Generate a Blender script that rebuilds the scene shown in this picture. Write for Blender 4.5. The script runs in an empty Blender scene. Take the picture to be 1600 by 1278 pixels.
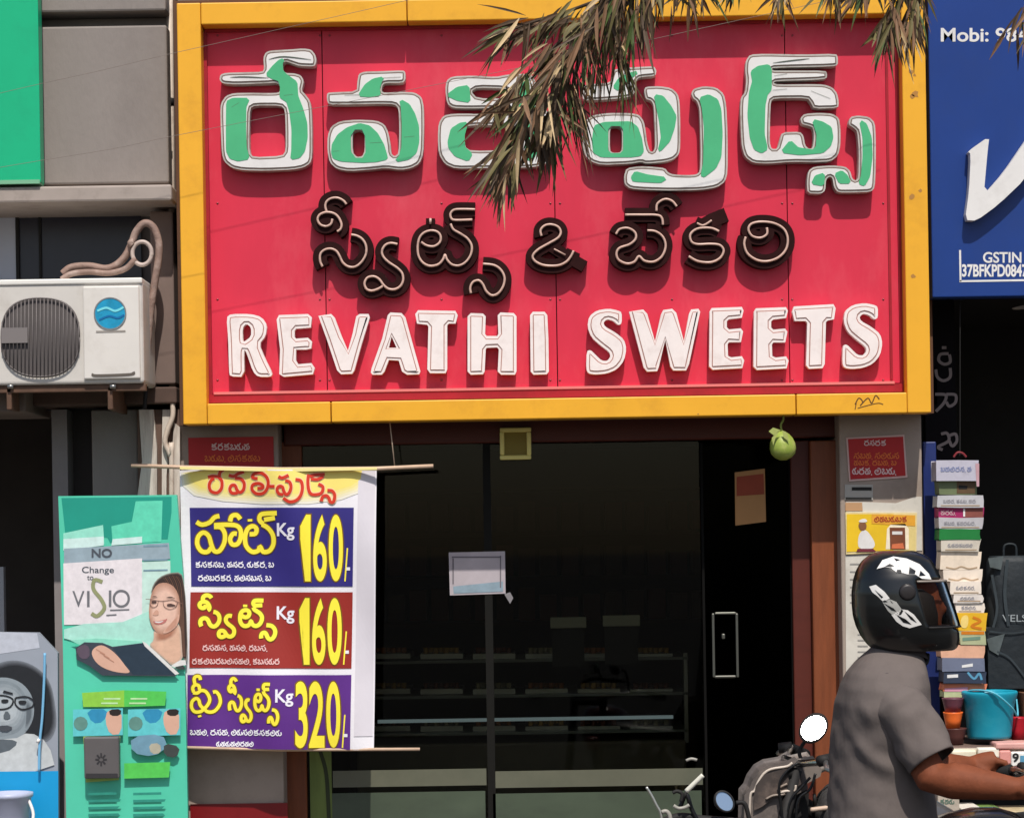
import bpy, bmesh, math, random
from mathutils import Vector, Matrix, Quaternion, noise
R = math.radians
rnd = random.Random(7)
scene = bpy.context.scene
COL = scene.collection

# ------------------------------------------------------------------ camera, sky, sun, exposure
CAM = Vector((0.0, -9.0, 1.7)); F = 3780.0; HX, HY = 800.0, 853.0; ROLL = R(-0.92)
cd = bpy.data.cameras.new('camera'); cam = bpy.data.objects.new('camera', cd); COL.objects.link(cam)
cd.sensor_fit = 'HORIZONTAL'; cd.sensor_width = 36; cd.lens = 36 * F / 1600
cd.shift_y = (HY - 639) / 1600; cd.clip_start = 0.1; cd.clip_end = 2000
CR = Matrix.Rotation(R(90), 3, 'X') @ Matrix.Rotation(ROLL, 3, 'Z')
cam.matrix_world = Matrix.Translation(CAM) @ CR.to_4x4()
scene.camera = cam

w = bpy.data.worlds.new('World'); scene.world = w; w.use_nodes = True
nt = w.node_tree; bg = nt.nodes['Background']; bg.inputs['Strength'].default_value = 0.115
sky = nt.nodes.new('ShaderNodeTexSky'); sky.sky_type = 'NISHITA'; sky.sun_disc = False
sky.sun_elevation = R(58); sky.sun_rotation = R(175); sky.dust_density = 2.0
nt.links.new(sky.outputs[0], bg.inputs[0])
sd = bpy.data.lights.new('sun', 'SUN'); sd.energy = 4.1; sd.angle = R(0.55); sd.color = (1.0, 0.955, 0.89)
sun = bpy.data.objects.new('sun', sd); COL.objects.link(sun); sun.location = (1, -6, 9)
sun.rotation_euler = Vector((-0.14, 1.0, -1.6)).to_track_quat('-Z', 'Y').to_euler()
scene.view_settings.view_transform = 'Standard'; scene.view_settings.look = 'None'
scene.view_settings.exposure = 0.05; scene.view_settings.gamma = 1.0
scene.render.filter_size = 2.5
scene.cycles.max_bounces = 8

# ------------------------------------------------------------------ helpers
def P(px, py, Y=0.0):
    """photo pixel -> point on the upright plane at depth Y"""
    d = CR @ Vector(((px - HX) / F, -(py - HY) / F, -1.0))
    return CAM + d * ((Y - CAM.y) / d.y)

def lin(c):
    def f(v):
        v /= 255.0
        return v / 12.92 if v <= 0.04045 else ((v + 0.055) / 1.055) ** 2.4
    return tuple(f(v) for v in c)

MATS = {}
def mat(name, rgb, rough=0.6, spec=0.35, metal=0.0, var=0.0, scale=6.0, bump=0.0, bscale=40.0, dirt=None, dscale=3.0, damt=0.5,
        stretch=(1, 1, 1), coat=0.0, trans=0.0, emit=None):
    """procedural principled material; rgb is 0-255 sRGB of the base colour"""
    if name in MATS: return MATS[name]
    if not var and name.split('_')[0] in ('print', 'portrait', 'poster', 'packet', 'tpack', 'soft'): var, scale = 0.14, 34
    m = bpy.data.materials.new(name); m.use_nodes = True; n = m.node_tree.nodes; L = m.node_tree.links
    b = n['Principled BSDF']; c = lin(rgb) + (1,)
    b.inputs['Base Color'].default_value = c; b.inputs['Roughness'].default_value = rough
    b.inputs['Specular IOR Level'].default_value = spec; b.inputs['Metallic'].default_value = metal
    if coat: b.inputs['Coat Weight'].default_value = coat; b.inputs['Coat Roughness'].default_value = 0.06
    if emit: b.inputs['Emission Color'].default_value = lin(rgb) + (1,); b.inputs['Emission Strength'].default_value = emit
    if var or bump or dirt:
        tc = n.new('ShaderNodeTexCoord'); mp = n.new('ShaderNodeMapping'); mp.inputs['Scale'].default_value = stretch
        L.new(tc.outputs['Object'], mp.inputs[0])
        src = None
        if var:
            no = n.new('ShaderNodeTexNoise'); no.inputs['Scale'].default_value = scale; no.inputs['Detail'].default_value = 6
            no.inputs['Roughness'].default_value = 0.62; L.new(mp.outputs[0], no.inputs['Vector'])
            rp = n.new('ShaderNodeValToRGB'); rp.color_ramp.elements[0].position = 0.28; rp.color_ramp.elements[1].position = 0.72
            rp.color_ramp.elements[0].color = tuple(v * (1 - var) for v in c[:3]) + (1,)
            rp.color_ramp.elements[1].color = tuple(min(1, v * (1 + var * 0.6)) for v in c[:3]) + (1,)
            L.new(no.outputs['Fac'], rp.inputs[0]); src = rp.outputs[0]
        if dirt:
            n2 = n.new('ShaderNodeTexNoise'); n2.inputs['Scale'].default_value = dscale; n2.inputs['Detail'].default_value = 8
            n2.inputs['Roughness'].default_value = 0.7; L.new(mp.outputs[0], n2.inputs['Vector'])
            r2 = n.new('ShaderNodeValToRGB'); r2.color_ramp.elements[0].position = 0.5; r2.color_ramp.elements[1].position = 0.74
            r2.color_ramp.elements[0].color = (0, 0, 0, 1); r2.color_ramp.elements[1].color = (damt,) * 3 + (1,)
            L.new(n2.outputs['Fac'], r2.inputs[0])
            mx = n.new('ShaderNodeMix'); mx.data_type = 'RGBA'
            L.new(r2.outputs[0], mx.inputs['Factor'])
            if src: L.new(src, mx.inputs['A'])
            else: mx.inputs['A'].default_value = c
            mx.inputs['B'].default_value = lin(dirt) + (1,); src = mx.outputs['Result']
        if src: L.new(src, b.inputs['Base Color'])
        if bump:
            n3 = n.new('ShaderNodeTexNoise'); n3.inputs['Scale'].default_value = bscale; n3.inputs['Detail'].default_value = 4
            L.new(mp.outputs[0], n3.inputs['Vector'])
            bp = n.new('ShaderNodeBump'); bp.inputs['Strength'].default_value = bump; bp.inputs['Distance'].default_value = 0.01
            L.new(n3.outputs['Fac'], bp.inputs['Height']); L.new(bp.outputs[0], b.inputs['Normal'])
    MATS[name] = m
    return m

def glass(name, tint, refl=0.05, rough=0.02):
    if name in MATS: return MATS[name]
    m = bpy.data.materials.new(name); m.use_nodes = True; n = m.node_tree.nodes; L = m.node_tree.links
    n.clear(); o = n.new('ShaderNodeOutputMaterial'); t = n.new('ShaderNodeBsdfTransparent'); g = n.new('ShaderNodeBsdfGlossy')
    t.inputs[0].default_value = tint + (1,); g.inputs['Roughness'].default_value = rough
    f = n.new('ShaderNodeFresnel'); f.inputs['IOR'].default_value = 1.0 + refl * 6
    mx = n.new('ShaderNodeMixShader'); L.new(f.outputs[0], mx.inputs[0]); L.new(t.outputs[0], mx.inputs[1]); L.new(g.outputs[0], mx.inputs[2])
    L.new(mx.outputs[0], o.inputs[0]); MATS[name] = m
    return m

def tag(o, label=None, cat=None, group=None, kind=None):
    if label: o['label'] = label
    if cat: o['category'] = cat
    if group: o['group'] = group
    if kind: o['kind'] = kind
    return o

def thing(name, loc, label, cat, group=None, rz=0.0):
    o = bpy.data.objects.new(name, None); COL.objects.link(o); o.empty_display_size = 0.1
    o.location = loc; o.rotation_euler = (0, 0, rz)
    return tag(o, label, cat, group)

def copy_tree(o, parent=None):
    c = o.copy(); COL.objects.link(c)
    if parent is not None: c.parent = parent
    for ch in list(o.children): copy_tree(ch, c)
    return c

def chaikin(pts, it=2, closed=True, k=0.25):
    for _ in range(it):
        q = []; n = len(pts)
        for i in range(n if closed else n - 1):
            a, b = pts[i], pts[(i + 1) % n]
            q.append((a[0] + (b[0] - a[0]) * k, a[1] + (b[1] - a[1]) * k)); q.append((a[0] + (b[0] - a[0]) * (1 - k), a[1] + (b[1] - a[1]) * (1 - k)))
        if not closed: q = [pts[0]] + q + [pts[-1]]
        pts = q
    return pts

def catmull(pts, n=5):
    if len(pts) < 3: return [tuple(p) for p in pts]
    out = []; m = len(pts)
    for i in range(m - 1):
        p0 = pts[max(i - 1, 0)]; p1 = pts[i]; p2 = pts[i + 1]; p3 = pts[min(i + 2, m - 1)]
        for j in range(n):
            t = j / n
            out.append(tuple(0.5 * (2 * b + (c - a) * t + (2 * a - 5 * b + 4 * c - d) * t * t + (3 * b - a - 3 * c + d) * t ** 3)
                             for a, b, c, d in zip(p0, p1, p2, p3)))
    out.append(tuple(pts[-1])); return out

class MB:
    """collects shapes and links them as ONE mesh object"""
    def __init__(s): s.v = []; s.f = []; s.m = []; s.mats = []; s.sm = []
    def mi(s, m):
        if m not in s.mats: s.mats.append(m)
        return s.mats.index(m)
    def add(s, vs, fs, m, smooth=False):
        b = len(s.v); s.v += [Vector(v) for v in vs]; k = s.mi(m)
        for f in fs: s.f.append([b + i for i in f]); s.m.append(k); s.sm.append(smooth)
    def box(s, x0, x1, y0, y1, z0, z1, m):
        s.add([(x, y, z) for x in (x0, x1) for y in (y0, y1) for z in (z0, z1)],
              [(0, 1, 3, 2), (4, 6, 7, 5), (0, 4, 5, 1), (2, 3, 7, 6), (0, 2, 6, 4), (1, 5, 7, 3)], m)
    def pbox(s, l, t, r, b, Yf, Yb, m, mx=None, my=None):
        """upright box whose front face (at Yf) covers the photo rectangle l,t,r,b"""
        my = (t + b) / 2 if my is None else my; mx = (l + r) / 2 if mx is None else mx
        s.box(P(l, my, Yf).x, P(r, my, Yf).x, Yf, Yb, P(mx, b, Yf).z, P(mx, t, Yf).z, m)
    def prism(s, pts, Yf, Yb, m):
        """photo outline given real thickness"""
        a = [P(x, y, Yf) for x, y in pts]; n = len(a); c = [Vector((p.x, Yb, p.z)) for p in a]
        s.add(a + c, [list(range(n)), list(range(2 * n - 1, n - 1, -1))] + [(i, (i + 1) % n, n + (i + 1) % n, n + i) for i in range(n)], m)
    def flat(s, pts, Y, m): s.add([P(x, y, Y) for x, y in pts], [list(range(len(pts)))], m)
    def ribbon(s, pts, width, Y, m, n=5, back=None, taper=None):
        c = catmull(pts, n); L = len(c); lv = []; rv = []
        for i, (x, y) in enumerate(c):
            a = c[max(i - 1, 0)]; b = c[min(i + 1, L - 1)]; dx, dy = b[0] - a[0], b[1] - a[1]; q = math.hypot(dx, dy) or 1
            h = width / 2 * (taper(i / (L - 1)) if taper else 1)
            Yi = Y - i * 6e-6
            lv.append(P(x - dy / q * h, y + dx / q * h, Yi)); rv.append(P(x + dy / q * h, y - dx / q * h, Yi))
        vs = lv + rv; fs = [(i, i + 1, L + i + 1, L + i) for i in range(L - 1)]
        if back is not None:
            bl = [Vector((p.x, back, p.z)) for p in lv]; br = [Vector((p.x, back, p.z)) for p in rv]
            vs += bl + br
            fs += [(i, 2 * L + i, 2 * L + i + 1, i + 1) for i in range(L - 1)] + [(L + i, L + i + 1, 3 * L + i + 1, 3 * L + i) for i in range(L - 1)]
            fs += [(0, L, 3 * L, 2 * L), (L - 1, 3 * L - 1, 4 * L - 1, 2 * L - 1)]
        s.add(vs, fs, m)
    def tube(s, pts, r, m, seg=8, caps=True):
        pts = [Vector(p) for p in pts]; L = len(pts); vs = []; fs = []
        rr = r if isinstance(r, (list, tuple)) else [r] * L
        up = None
        for i, p in enumerate(pts):
            d = (pts[min(i + 1, L - 1)] - pts[max(i - 1, 0)]).normalized()
            if up is None: up = d.orthogonal().normalized()
            up = (up - d * up.dot(d)).normalized(); sd_ = d.cross(up)
            for k in range(seg):
                a = 2 * math.pi * k / seg; vs.append(p + (up * math.cos(a) + sd_ * math.sin(a)) * rr[i])
        for i in range(L - 1):
            for k in range(seg):
                fs.append((i * seg + k, i * seg + (k + 1) % seg, (i + 1) * seg + (k + 1) % seg, (i + 1) * seg + k))
        if caps: fs += [list(range(seg))[::-1], list(range((L - 1) * seg, L * seg))]
        s.add(vs, fs, m, True)
    def ptube(s, pts, r, Y, m, n=6, seg=8):
        """pts are photo pixels (x, y[, Y offset])"""
        c = catmull([tuple(p) + (0,) * (3 - len(p)) for p in pts], n)
        s.tube([P(x, y, Y + o) for x, y, o in c], r, m, seg)
    def loft(s, rings, m, capb=True, capt=True):
        n = len(rings[0]); vs = [v for r in rings for v in r]; fs = []
        for i in range(len(rings) - 1):
            for k in range(n): fs.append((i * n + k, i * n + (k + 1) % n, (i + 1) * n + (k + 1) % n, (i + 1) * n + k))
        if capb: fs.append(list(range(n))[::-1])
        if capt: fs.append(list(range((len(rings) - 1) * n, len(rings) * n)))
        s.add(vs, fs, m, True)
    def mesh(s, me, M, m):
        s.add([M @ v.co for v in me.vertices], [list(p.vertices) for p in me.polygons], m)
    def build(s, name, parent=None, bevel=0, smooth=None, local=False, sub=0, seg=2, autosmooth=None):
        me = bpy.data.meshes.new(name); me.from_pydata(s.v, [], s.f)
        for m in s.mats: me.materials.append(m)
        me.polygons.foreach_set('material_index', s.m)
        me.polygons.foreach_set('use_smooth', [bool(smooth) if smooth is not None else x for x in s.sm])
        me.update()
        o = bpy.data.objects.new(name, me); COL.objects.link(o)
        if parent is not None:
            o.parent = parent
            if not local:
                q = parent; M = Matrix.Identity(4)
                while q is not None:
                    M = Matrix.LocRotScale(q.location, q.rotation_euler, q.scale) if q.type == 'EMPTY' else M
                    q = q.parent
                if parent.type == 'EMPTY': o.matrix_parent_inverse = M.inverted()
                # parent that is a mesh already carries the thing's offset: its own matrix is identity in world
        if bevel:
            b = o.modifiers.new('bevel', 'BEVEL'); b.width = bevel; b.segments = seg; b.limit_method = 'ANGLE'; b.angle_limit = R(40)
        if sub:
            b = o.modifiers.new('sub', 'SUBSURF'); b.levels = sub; b.render_levels = sub
        return o

def curve_mesh(loops, depth=0.0, offset=0.0):
    """filled outline (holes allowed) -> mesh in its own XY, extruded by +-depth"""
    c = bpy.data.curves.new('c', 'CURVE'); c.dimensions = '2D'; c.fill_mode = 'BOTH'; c.extrude = depth; c.offset = offset
    for lp in loops:
        sp = c.splines.new('POLY'); sp.points.add(len(lp) - 1); sp.use_cyclic_u = True
        for p, (x, y) in zip(sp.points, lp): p.co = (x, y, 0, 1)
    o = bpy.data.objects.new('c', c); COL.objects.link(o)
    dg = bpy.context.evaluated_depsgraph_get(); me = bpy.data.meshes.new_from_object(o.evaluated_get(dg))
    bpy.data.objects.remove(o); bpy.data.curves.remove(c)
    return me

UPR = Matrix(((1, 0, 0, 0), (0, 0, -1, 0), (0, 1, 0, 0), (0, 0, 0, 1)))      # curve XY -> world XZ, curve +Z -> towards the street

def area(l): return sum(l[i][0] * l[(i + 1) % len(l)][1] - l[(i + 1) % len(l)][0] * l[i][1] for i in range(len(l))) / 2

def outline(mb, loops_px, Yf, Yb, m, off=0.0, it=1, k=0.2):
    """photo outlines (first is the outer one, the others holes) -> solid from Yf back to Yb"""
    L = []
    for i, lp in enumerate(loops_px):
        q = [(P(x, y, Yf).x, P(x, y, Yf).z) for x, y in (chaikin(lp, it, True, k) if it else lp)]
        if (area(q) < 0) == (i == 0): q = q[::-1]
        if off: q = inset(q, off)
        L.append(q)
    me = curve_mesh(L, (Yb - Yf) / 2)
    mb.mesh(me, Matrix.Translation((0, (Yf + Yb) / 2, 0)) @ UPR, m); bpy.data.meshes.remove(me)

def inset(q, d):
    """move a closed outline inwards by d (outer loops run counter-clockwise, holes clockwise)"""
    n = len(q); out = []
    for i in range(n):
        a, b = q[(i - 1) % n], q[(i + 1) % n]; dx, dy = b[0] - a[0], b[1] - a[1]; h = math.hypot(dx, dy) or 1
        out.append((q[i][0] - dy / h * d, q[i][1] + dx / h * d))
    return out

def text(mb, body, l, t, r, b, Y, m, bold=0.0, shear=0.0, depth=0.0, spacing=1.0):
    """lettering fitted into the photo rectangle l,t,r,b"""
    c = bpy.data.curves.new('t', 'FONT'); c.body = body; c.offset = bold; c.shear = shear; c.resolution_u = 8; c.space_character = spacing
    o = bpy.data.objects.new('t', c); COL.objects.link(o)
    dg = bpy.context.evaluated_depsgraph_get(); me = bpy.data.meshes.new_from_object(o.evaluated_get(dg))
    bpy.data.objects.remove(o); bpy.data.curves.remove(c)
    xs = [v.co.x for v in me.vertices]; ys = [v.co.y for v in me.vertices]
    x0, x1, y0, y1 = min(xs), max(xs), min(ys), max(ys)
    vs = [P(l + (v.co.x - x0) / (x1 - x0) * (r - l), b - (v.co.y - y0) / (y1 - y0) * (b - t), Y - depth) for v in me.vertices]
    mb.add(vs, [list(p.vertices) for p in me.polygons], m); bpy.data.meshes.remove(me)

def zm(pts, ox, oy, s): return [(ox + x / s, oy + y / s) for x, y in pts]

# ------------------------------------------------------------------ materials
white = mat('white_paint', (226, 222, 218), 0.45, var=0.06, dirt=(150, 140, 130), dscale=9, damt=0.25)
dirty_white = mat('aged_white_metal', (190, 184, 176), 0.5, var=0.15, scale=15, dirt=(110, 95, 80), dscale=14, damt=0.6)
red_panel = mat('red_panel', (213, 50, 73), 0.42, 0.3, var=0.10, scale=2.2, dirt=(226, 104, 112), dscale=2.6, damt=0.38, stretch=(1.4, 1, 0.55))  # pinkish blotches: streaky dirt plus the panel's uneven light, put into the colour
red_trim = mat('red_trim', (160, 28, 42), 0.45, var=0.15, scale=8, dirt=(90, 30, 30), dscale=6, damt=0.5)
yellow = mat('yellow_panel', (236, 172, 48), 0.42, 0.3, var=0.06, scale=4, dirt=(170, 110, 40), dscale=5, damt=0.35)
green_face = mat('green_acrylic', (78, 178, 124), 0.35, var=0.08, scale=9)
trim_line = mat('trim_line', (112, 92, 82), 0.7)
rim_rose = mat('rim_rose', (172, 118, 106), 0.6)
dark_gap = mat('dark_gap', (60, 48, 42), 0.8)
neon_body = mat('neon_trough', (44, 20, 19), 0.8, 0.1, var=0.3, scale=20)  # solid front; the unlit inside of an open channel is put into its dark colour
neon_tube_m = mat('neon_tube', (206, 170, 154), 0.3, var=0.15, scale=30)
cream = mat('cream_acrylic', (242, 230, 225), 0.35, var=0.05, scale=12, dirt=(190, 160, 150), dscale=16, damt=0.3)
wall_grey = mat('grey_wall', (139, 130, 124), 0.8, var=0.08, scale=3, bump=0.15, bscale=60, dirt=(110, 100, 95), dscale=2.2, damt=0.45, stretch=(1, 1, 0.5))
pier_grey = mat('grey_cladding', (160, 144, 131), 0.6, var=0.08, scale=3, dirt=(100, 88, 80), dscale=4, damt=0.4)
ledge_m = mat('grey_ledge', (165, 152, 143), 0.8, var=0.12, scale=6, dirt=(110, 100, 92), dscale=7, damt=0.5)
maroon = mat('maroon_wood', (88, 36, 24), 0.5, var=0.2, scale=5, stretch=(1, 1, 4), dirt=(60, 25, 18), dscale=5, damt=0.5)
brown = mat('brown_wood', (128, 68, 38), 0.5, var=0.25, scale=6, stretch=(6, 6, 0.6), bump=0.1)
black = mat('black_plastic', (22, 22, 23), 0.4)
blk_gloss = mat('black_gloss', (10, 10, 11), 0.15, 0.5, coat=0.6)
rubber = mat('rubber', (20, 20, 20), 0.8)
chrome = mat('chrome', (190, 190, 190), 0.18, metal=1.0, var=0.1)
alu = mat('aluminium', (160, 160, 158), 0.35, metal=0.9, var=0.1)
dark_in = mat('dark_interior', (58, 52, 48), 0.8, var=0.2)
soot = mat('dark_fixture', (30, 28, 27), 0.7, var=0.3)

# ------------------------------------------------------------------ ground
asphalt = mat('asphalt', (62, 60, 58), 0.9, var=0.25, scale=9, bump=0.4, bscale=90)
paving = mat('pavement', (128, 118, 108), 0.9, var=0.2, scale=5, bump=0.3, bscale=50)
g = MB(); g.box(-400, 400, -400, -1.5, -0.3, 0, asphalt); tag(g.build('road'), kind='structure')
g = MB(); g.box(-60, 60, -1.5, 0.0, -0.3, 0.14, paving); tag(g.build('pavement', bevel=0.02), kind='structure')
g = MB(); g.box(-60, 60, 0.0, 60, -0.3, 0.28, paving); tag(g.build('ground'), kind='structure')

# ------------------------------------------------------------------ sweet shop building
YP = 0.20                                      # pier face
YG = 0.36                                      # glass line
shop = thing('sweet_shop', (P(865, 1560, YP).x, 0.3, 0.28), 'narrow sweet shop with maroon beam and dark glass front under the big red signboard', 'shop')
a = MB(); a.pbox(288, 640, 442, 1600, YP, 0.9, pier_grey); pier = a.build('pier', shop, bevel=0.006)
a = MB(); a.pbox(300, 1255, 452, 1600, YP - 0.012, YP, mat('red_base_cladding', (120, 22, 26), 0.35, var=0.2)); a.build('base_cladding', shop)
a = MB(); a.pbox(1318, 640, 1447, 1600, YP, 0.9, pier_grey); a.build('pier', shop, bevel=0.006)
a = MB(); a.pbox(443, 640, 1317, 690, YG - 0.04, YG + 0.1, maroon); a.build('beam', shop, bevel=0.006)
a = MB(); a.pbox(443, 690, 478, 1600, YG - 0.03, YG + 0.08, brown); a.build('jamb', shop, bevel=0.005)
a = MB(); a.pbox(1242, 688, 1272, 1600, YG - 0.02, YG + 0.08, maroon); a.pbox(1273, 688, 1317, 1600, YG - 0.06, YG + 0.08, brown); a.build('jamb', shop, bevel=0.005)
x0, x1 = P(443, 900, YG).x, P(1317, 900, YG).x
zc = P(865, 640, YG).z
a = MB()
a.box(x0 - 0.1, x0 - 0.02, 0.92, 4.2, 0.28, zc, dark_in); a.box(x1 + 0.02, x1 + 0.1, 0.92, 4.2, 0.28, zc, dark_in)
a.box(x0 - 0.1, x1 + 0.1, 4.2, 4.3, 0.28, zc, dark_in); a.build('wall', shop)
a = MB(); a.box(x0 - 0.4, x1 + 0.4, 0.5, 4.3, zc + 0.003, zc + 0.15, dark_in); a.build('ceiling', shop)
a = MB(); a.box(x0 - 0.36, x1 + 0.30, 0.92, 4.4, zc + 0.16, 6.2, wall_grey); a.box(x0 - 0.36, x1 + 0.30, 0.26, 0.92, zc + 0.16, 6.2, wall_grey); a.build('upper_wall', shop)
a = MB(); a.pbox(478, 1400, 1262, 1600, YG - 0.3, YG - 0.062, mat('granite_step', (70, 66, 64), 0.4, var=0.3, scale=40)); a.build('step', shop, bevel=0.01)
# glass front
tint = glass('tinted_glass', (0.66, 0.66, 0.60), 0.045)
low_band = mat('green_grey_band', (74, 84, 68), 0.4, var=0.18, scale=3, stretch=(1, 1, 2), dirt=(60, 66, 56), dscale=4, damt=0.6)
low_band2 = mat('pale_band', (98, 98, 82), 0.4, var=0.15, scale=4, dirt=(80, 84, 70), dscale=5, damt=0.5)
def pane(l, r):
    a = MB(); a.pbox(l, 692, r, 1480, YG, YG + 0.008, tint); p = a.build('glass_pane', shop)
    a = MB(); a.pbox(l, 1202, r, 1228, YG - 0.003, YG - 0.001, low_band2); a.pbox(l, 1237, r, 1470, YG - 0.004, YG - 0.001, low_band); a.build('lower_bands', p)  # opaque green-grey and paler bands laid over the lower glass
pane(520, 760); pane(772, 1098)
a = MB(); a.pbox(760, 692, 772, 1480, YG - 0.004, YG + 0.02, mat('mullion_dark', (24, 23, 20), 0.7, 0.15)); a.build('mullion', shop)
a = MB(); a.pbox(478, 692, 520, 1480, YG, YG + 0.008, tint)
a.pbox(486, 1170, 520, 1480, YG - 0.006, YG - 0.001, mat('olive_strip', (112, 128, 62), 0.5, var=0.3, scale=6, stretch=(5, 1, 0.6)))
a.ribbon([(500, 1172), (510, 1210), (514, 1280)], 6, YG - 0.008, mat('dark_olive', (52, 60, 34), 0.6)); a.build('side_light', shop)
# the open-dark door leaf with its frame handle
dr = MB(); dr.pbox(1104, 692, 1240, 1480, YG + 0.012, YG + 0.022, glass('door_glass', (0.42, 0.42, 0.40), 0.012, 0.12))
fm = mat('door_frame_dark', (16, 15, 14), 0.8, 0.1)
dr.pbox(1100, 692, 1104, 1480, YG, YG + 0.03, fm); dr.pbox(1238, 692, 1242, 1480, YG, YG + 0.03, fm)
door = dr.build('door', shop)
h = MB(); hm = mat('handle_steel', (120, 120, 112), 0.3, metal=0.8)
for (l, t, r, b) in ((1113, 958, 1117, 1058), (1150, 958, 1154, 1058)): h.pbox(l, t, r, b, YG - 0.035, YG - 0.02, hm)
h.pbox(1117, 956, 1150, 960, YG - 0.035, YG - 0.02, hm); h.pbox(1117, 1055, 1150, 1059, YG - 0.035, YG - 0.02, hm); h.pbox(1128, 990, 1133, 998, YG - 0.02, YG + 0.012, hm)
h.build('handle', door, bevel=0.003)

# display counter inside
ct = thing('display_counter', (P(840, 1480, 0.9).x, 1.1, 0.28), 'dark glass display counter of sweets seen dimly behind the shop window', 'counter')
a = MB(); a.pbox(560, 1160, 1075, 1500, 0.9, 1.5, mat('counter_body', (104, 96, 82), 0.5, var=0.2)); a.build('body', ct, bevel=0.01)
for t in (1030, 1085, 1143):
    a = MB(); a.pbox(560, t, 1075, t + 4, 0.92, 1.45, mat('shelf_glass', (120, 124, 120), 0.3)); a.build('shelf', ct)
for l in (560, 1069): a = MB(); a.pbox(l, 1020, l + 6, 1160, 0.92, 0.96, alu); a.build('post', ct)
a = MB(); a.pbox(590, 1121, 1052, 1126, 0.895, 0.915, mat('reflection_strip', (140, 160, 175), 0.3, emit=0.6)); a.build('reflection_strip', ct)  # glowing strip added in place of a bright reflected line, not a lamp
sweet_cols = [(150, 90, 40), (170, 130, 60), (110, 60, 40), (150, 140, 110)]
trays = []
for row, t in enumerate((1030, 1085, 1143)):
    for k in range(6):
        l = 575 + k * 82
        tr = thing('sweet_tray', P(l + 35, t, 1.15), '', 'tray', 'trays of sweets inside the counter')
        a = MB(); a.pbox(l, t - 9, l + 66, t - 1, 1.0, 1.3, alu); a.build('tray', tr)
        a = MB(); cm = mat('sweet_%d' % ((row + k) % 4), sweet_cols[(row + k) % 4], 0.5, var=0.3, scale=30)
        for q in range(7):
            c = P(l + 8 + q * 8, t - 14, 1.05 + 0.1 * (q % 2))
            a.tube([c + Vector((0, 0, -0.02)), c + Vector((0, 0, 0.012))], 0.011, cm, 6)
        a.build('sweets', tr)
        tr['label'] = 'dim steel tray of %s sweets on the %s counter shelf' % (['brown', 'golden', 'dark', 'pale'][(row + k) % 4], ['upper', 'middle', 'lower'][row])
        trays.append(tr)
for i, (l, t, r, b) in enumerate(((860, 964, 916, 981), (942, 961, 1000, 978))):
    o = thing('name_plate', P(l, b, 0.44), ('grey name plate at counter top, the lower of two beside the paper card' if i == 0 else 'grey name plate at counter top nearest the door handle'), 'plate', 'name plates above the counter')
    a = MB(); a.pbox(l, t, r, b, 0.44, 0.455, mat('plate_pale', (150, 148, 132), 0.5, var=0.1)); a.build('plate', o, bevel=0.002)
    a = MB(); a.pbox(l + 3, b, r - 3, b + 60, 0.456, 0.47, soot); a.build('holder', o)
# hanging goods on back wall: shelves
a = thing('wall_shelf', P(900, 900, 3.6), 'dark wall shelving of packets deep inside the sweet shop', 'shelf')
sh = MB()
for t in (760, 830, 900, 970): sh.pbox(600, t, 1120, t + 6, 3.6, 4.1, mat('shelf_wood', (60, 45, 35), 0.6))
sh.build('shelf', a)
pk = MB()
for t in (830, 900, 970):
    for k in range(15): pk.pbox(606 + k * 34, t - 38 - rnd.random() * 14, 632 + k * 34, t - 1, 3.7, 3.9, mat('packet_%d' % rnd.randrange(4), [(90, 60, 50), (100, 90, 70), (60, 60, 66), (110, 50, 40)][rnd.randrange(4)], 0.5))
pk.build('packets', a)

# paper card, poster on the door, square plaque, hanging gourd
c = MB(); c.prism([(701, 863), (789, 861), (790, 927), (703, 930)], YG - 0.006, YG - 0.004, mat('paper_grey', (182, 172, 176), 0.7, var=0.12, scale=12))
c.flat([(708, 916), (786, 908), (786, 924), (709, 927)], YG - 0.0075, mat('paper_blue', (140, 160, 172), 0.7, var=0.2, scale=20))
for l, t, r, b in ((706, 869, 782, 871), (707, 872, 709, 912), (781, 868, 783, 918)): c.flat([(l, t), (r, t), (r, b), (l, b)], YG - 0.008, mat('paper_line', (110, 104, 110), 0.7))
tag(c.build('paper_notice'), 'pale paper card with blue foot stuck on the dark shop glass', 'notice')
c = MB(); c.prism([(788, 928), (797, 925), (802, 934), (797, 943)], YG - 0.006, YG - 0.004, mat('scrap_paper', (130, 126, 128), 0.7))
tag(c.build('paper_scrap'), 'tiny torn scrap of paper on the glass below the pale card', 'paper')
c = MB(); c.prism([(1148, 738), (1195, 732), (1197, 815), (1149, 821)], YG + 0.004, YG + 0.006, mat('poster_tan', (176, 128, 78), 0.6, var=0.1))
c.flat([(1151, 745), (1193, 740), (1194, 772), (1151, 775)], YG + 0.003, mat('poster_rust', (150, 62, 36), 0.6, var=0.2))
tag(c.build('door_poster'), 'small tan and rust poster on the dark glass door under the gourd', 'poster')
o = thing('square_plaque', P(805, 692, YG - 0.06), 'small square olive plaque with pale yellow frame on the maroon beam', 'plaque')
c = MB(); c.pbox(788, 675, 823, 711, YG - 0.056, YG - 0.045, mat('olive_plate', (138, 120, 40), 0.5, var=0.12)); c.build('plate', o)
c = MB(); fy = mat('pale_yellow', (240, 226, 136), 0.4)
for l, t, r, b in ((781, 668, 830, 675), (781, 711, 830, 718), (781, 675, 788, 711), (823, 675, 830, 711)): c.pbox(l, t, r, b, YG - 0.066, YG - 0.045, fy)
c.build('frame', o, bevel=0.004)
YQ = 0.04
o = thing('hanging_gourd', P(1222, 720, YQ), 'round green gourd hanging by its stalk under the sign', 'gourd')
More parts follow.
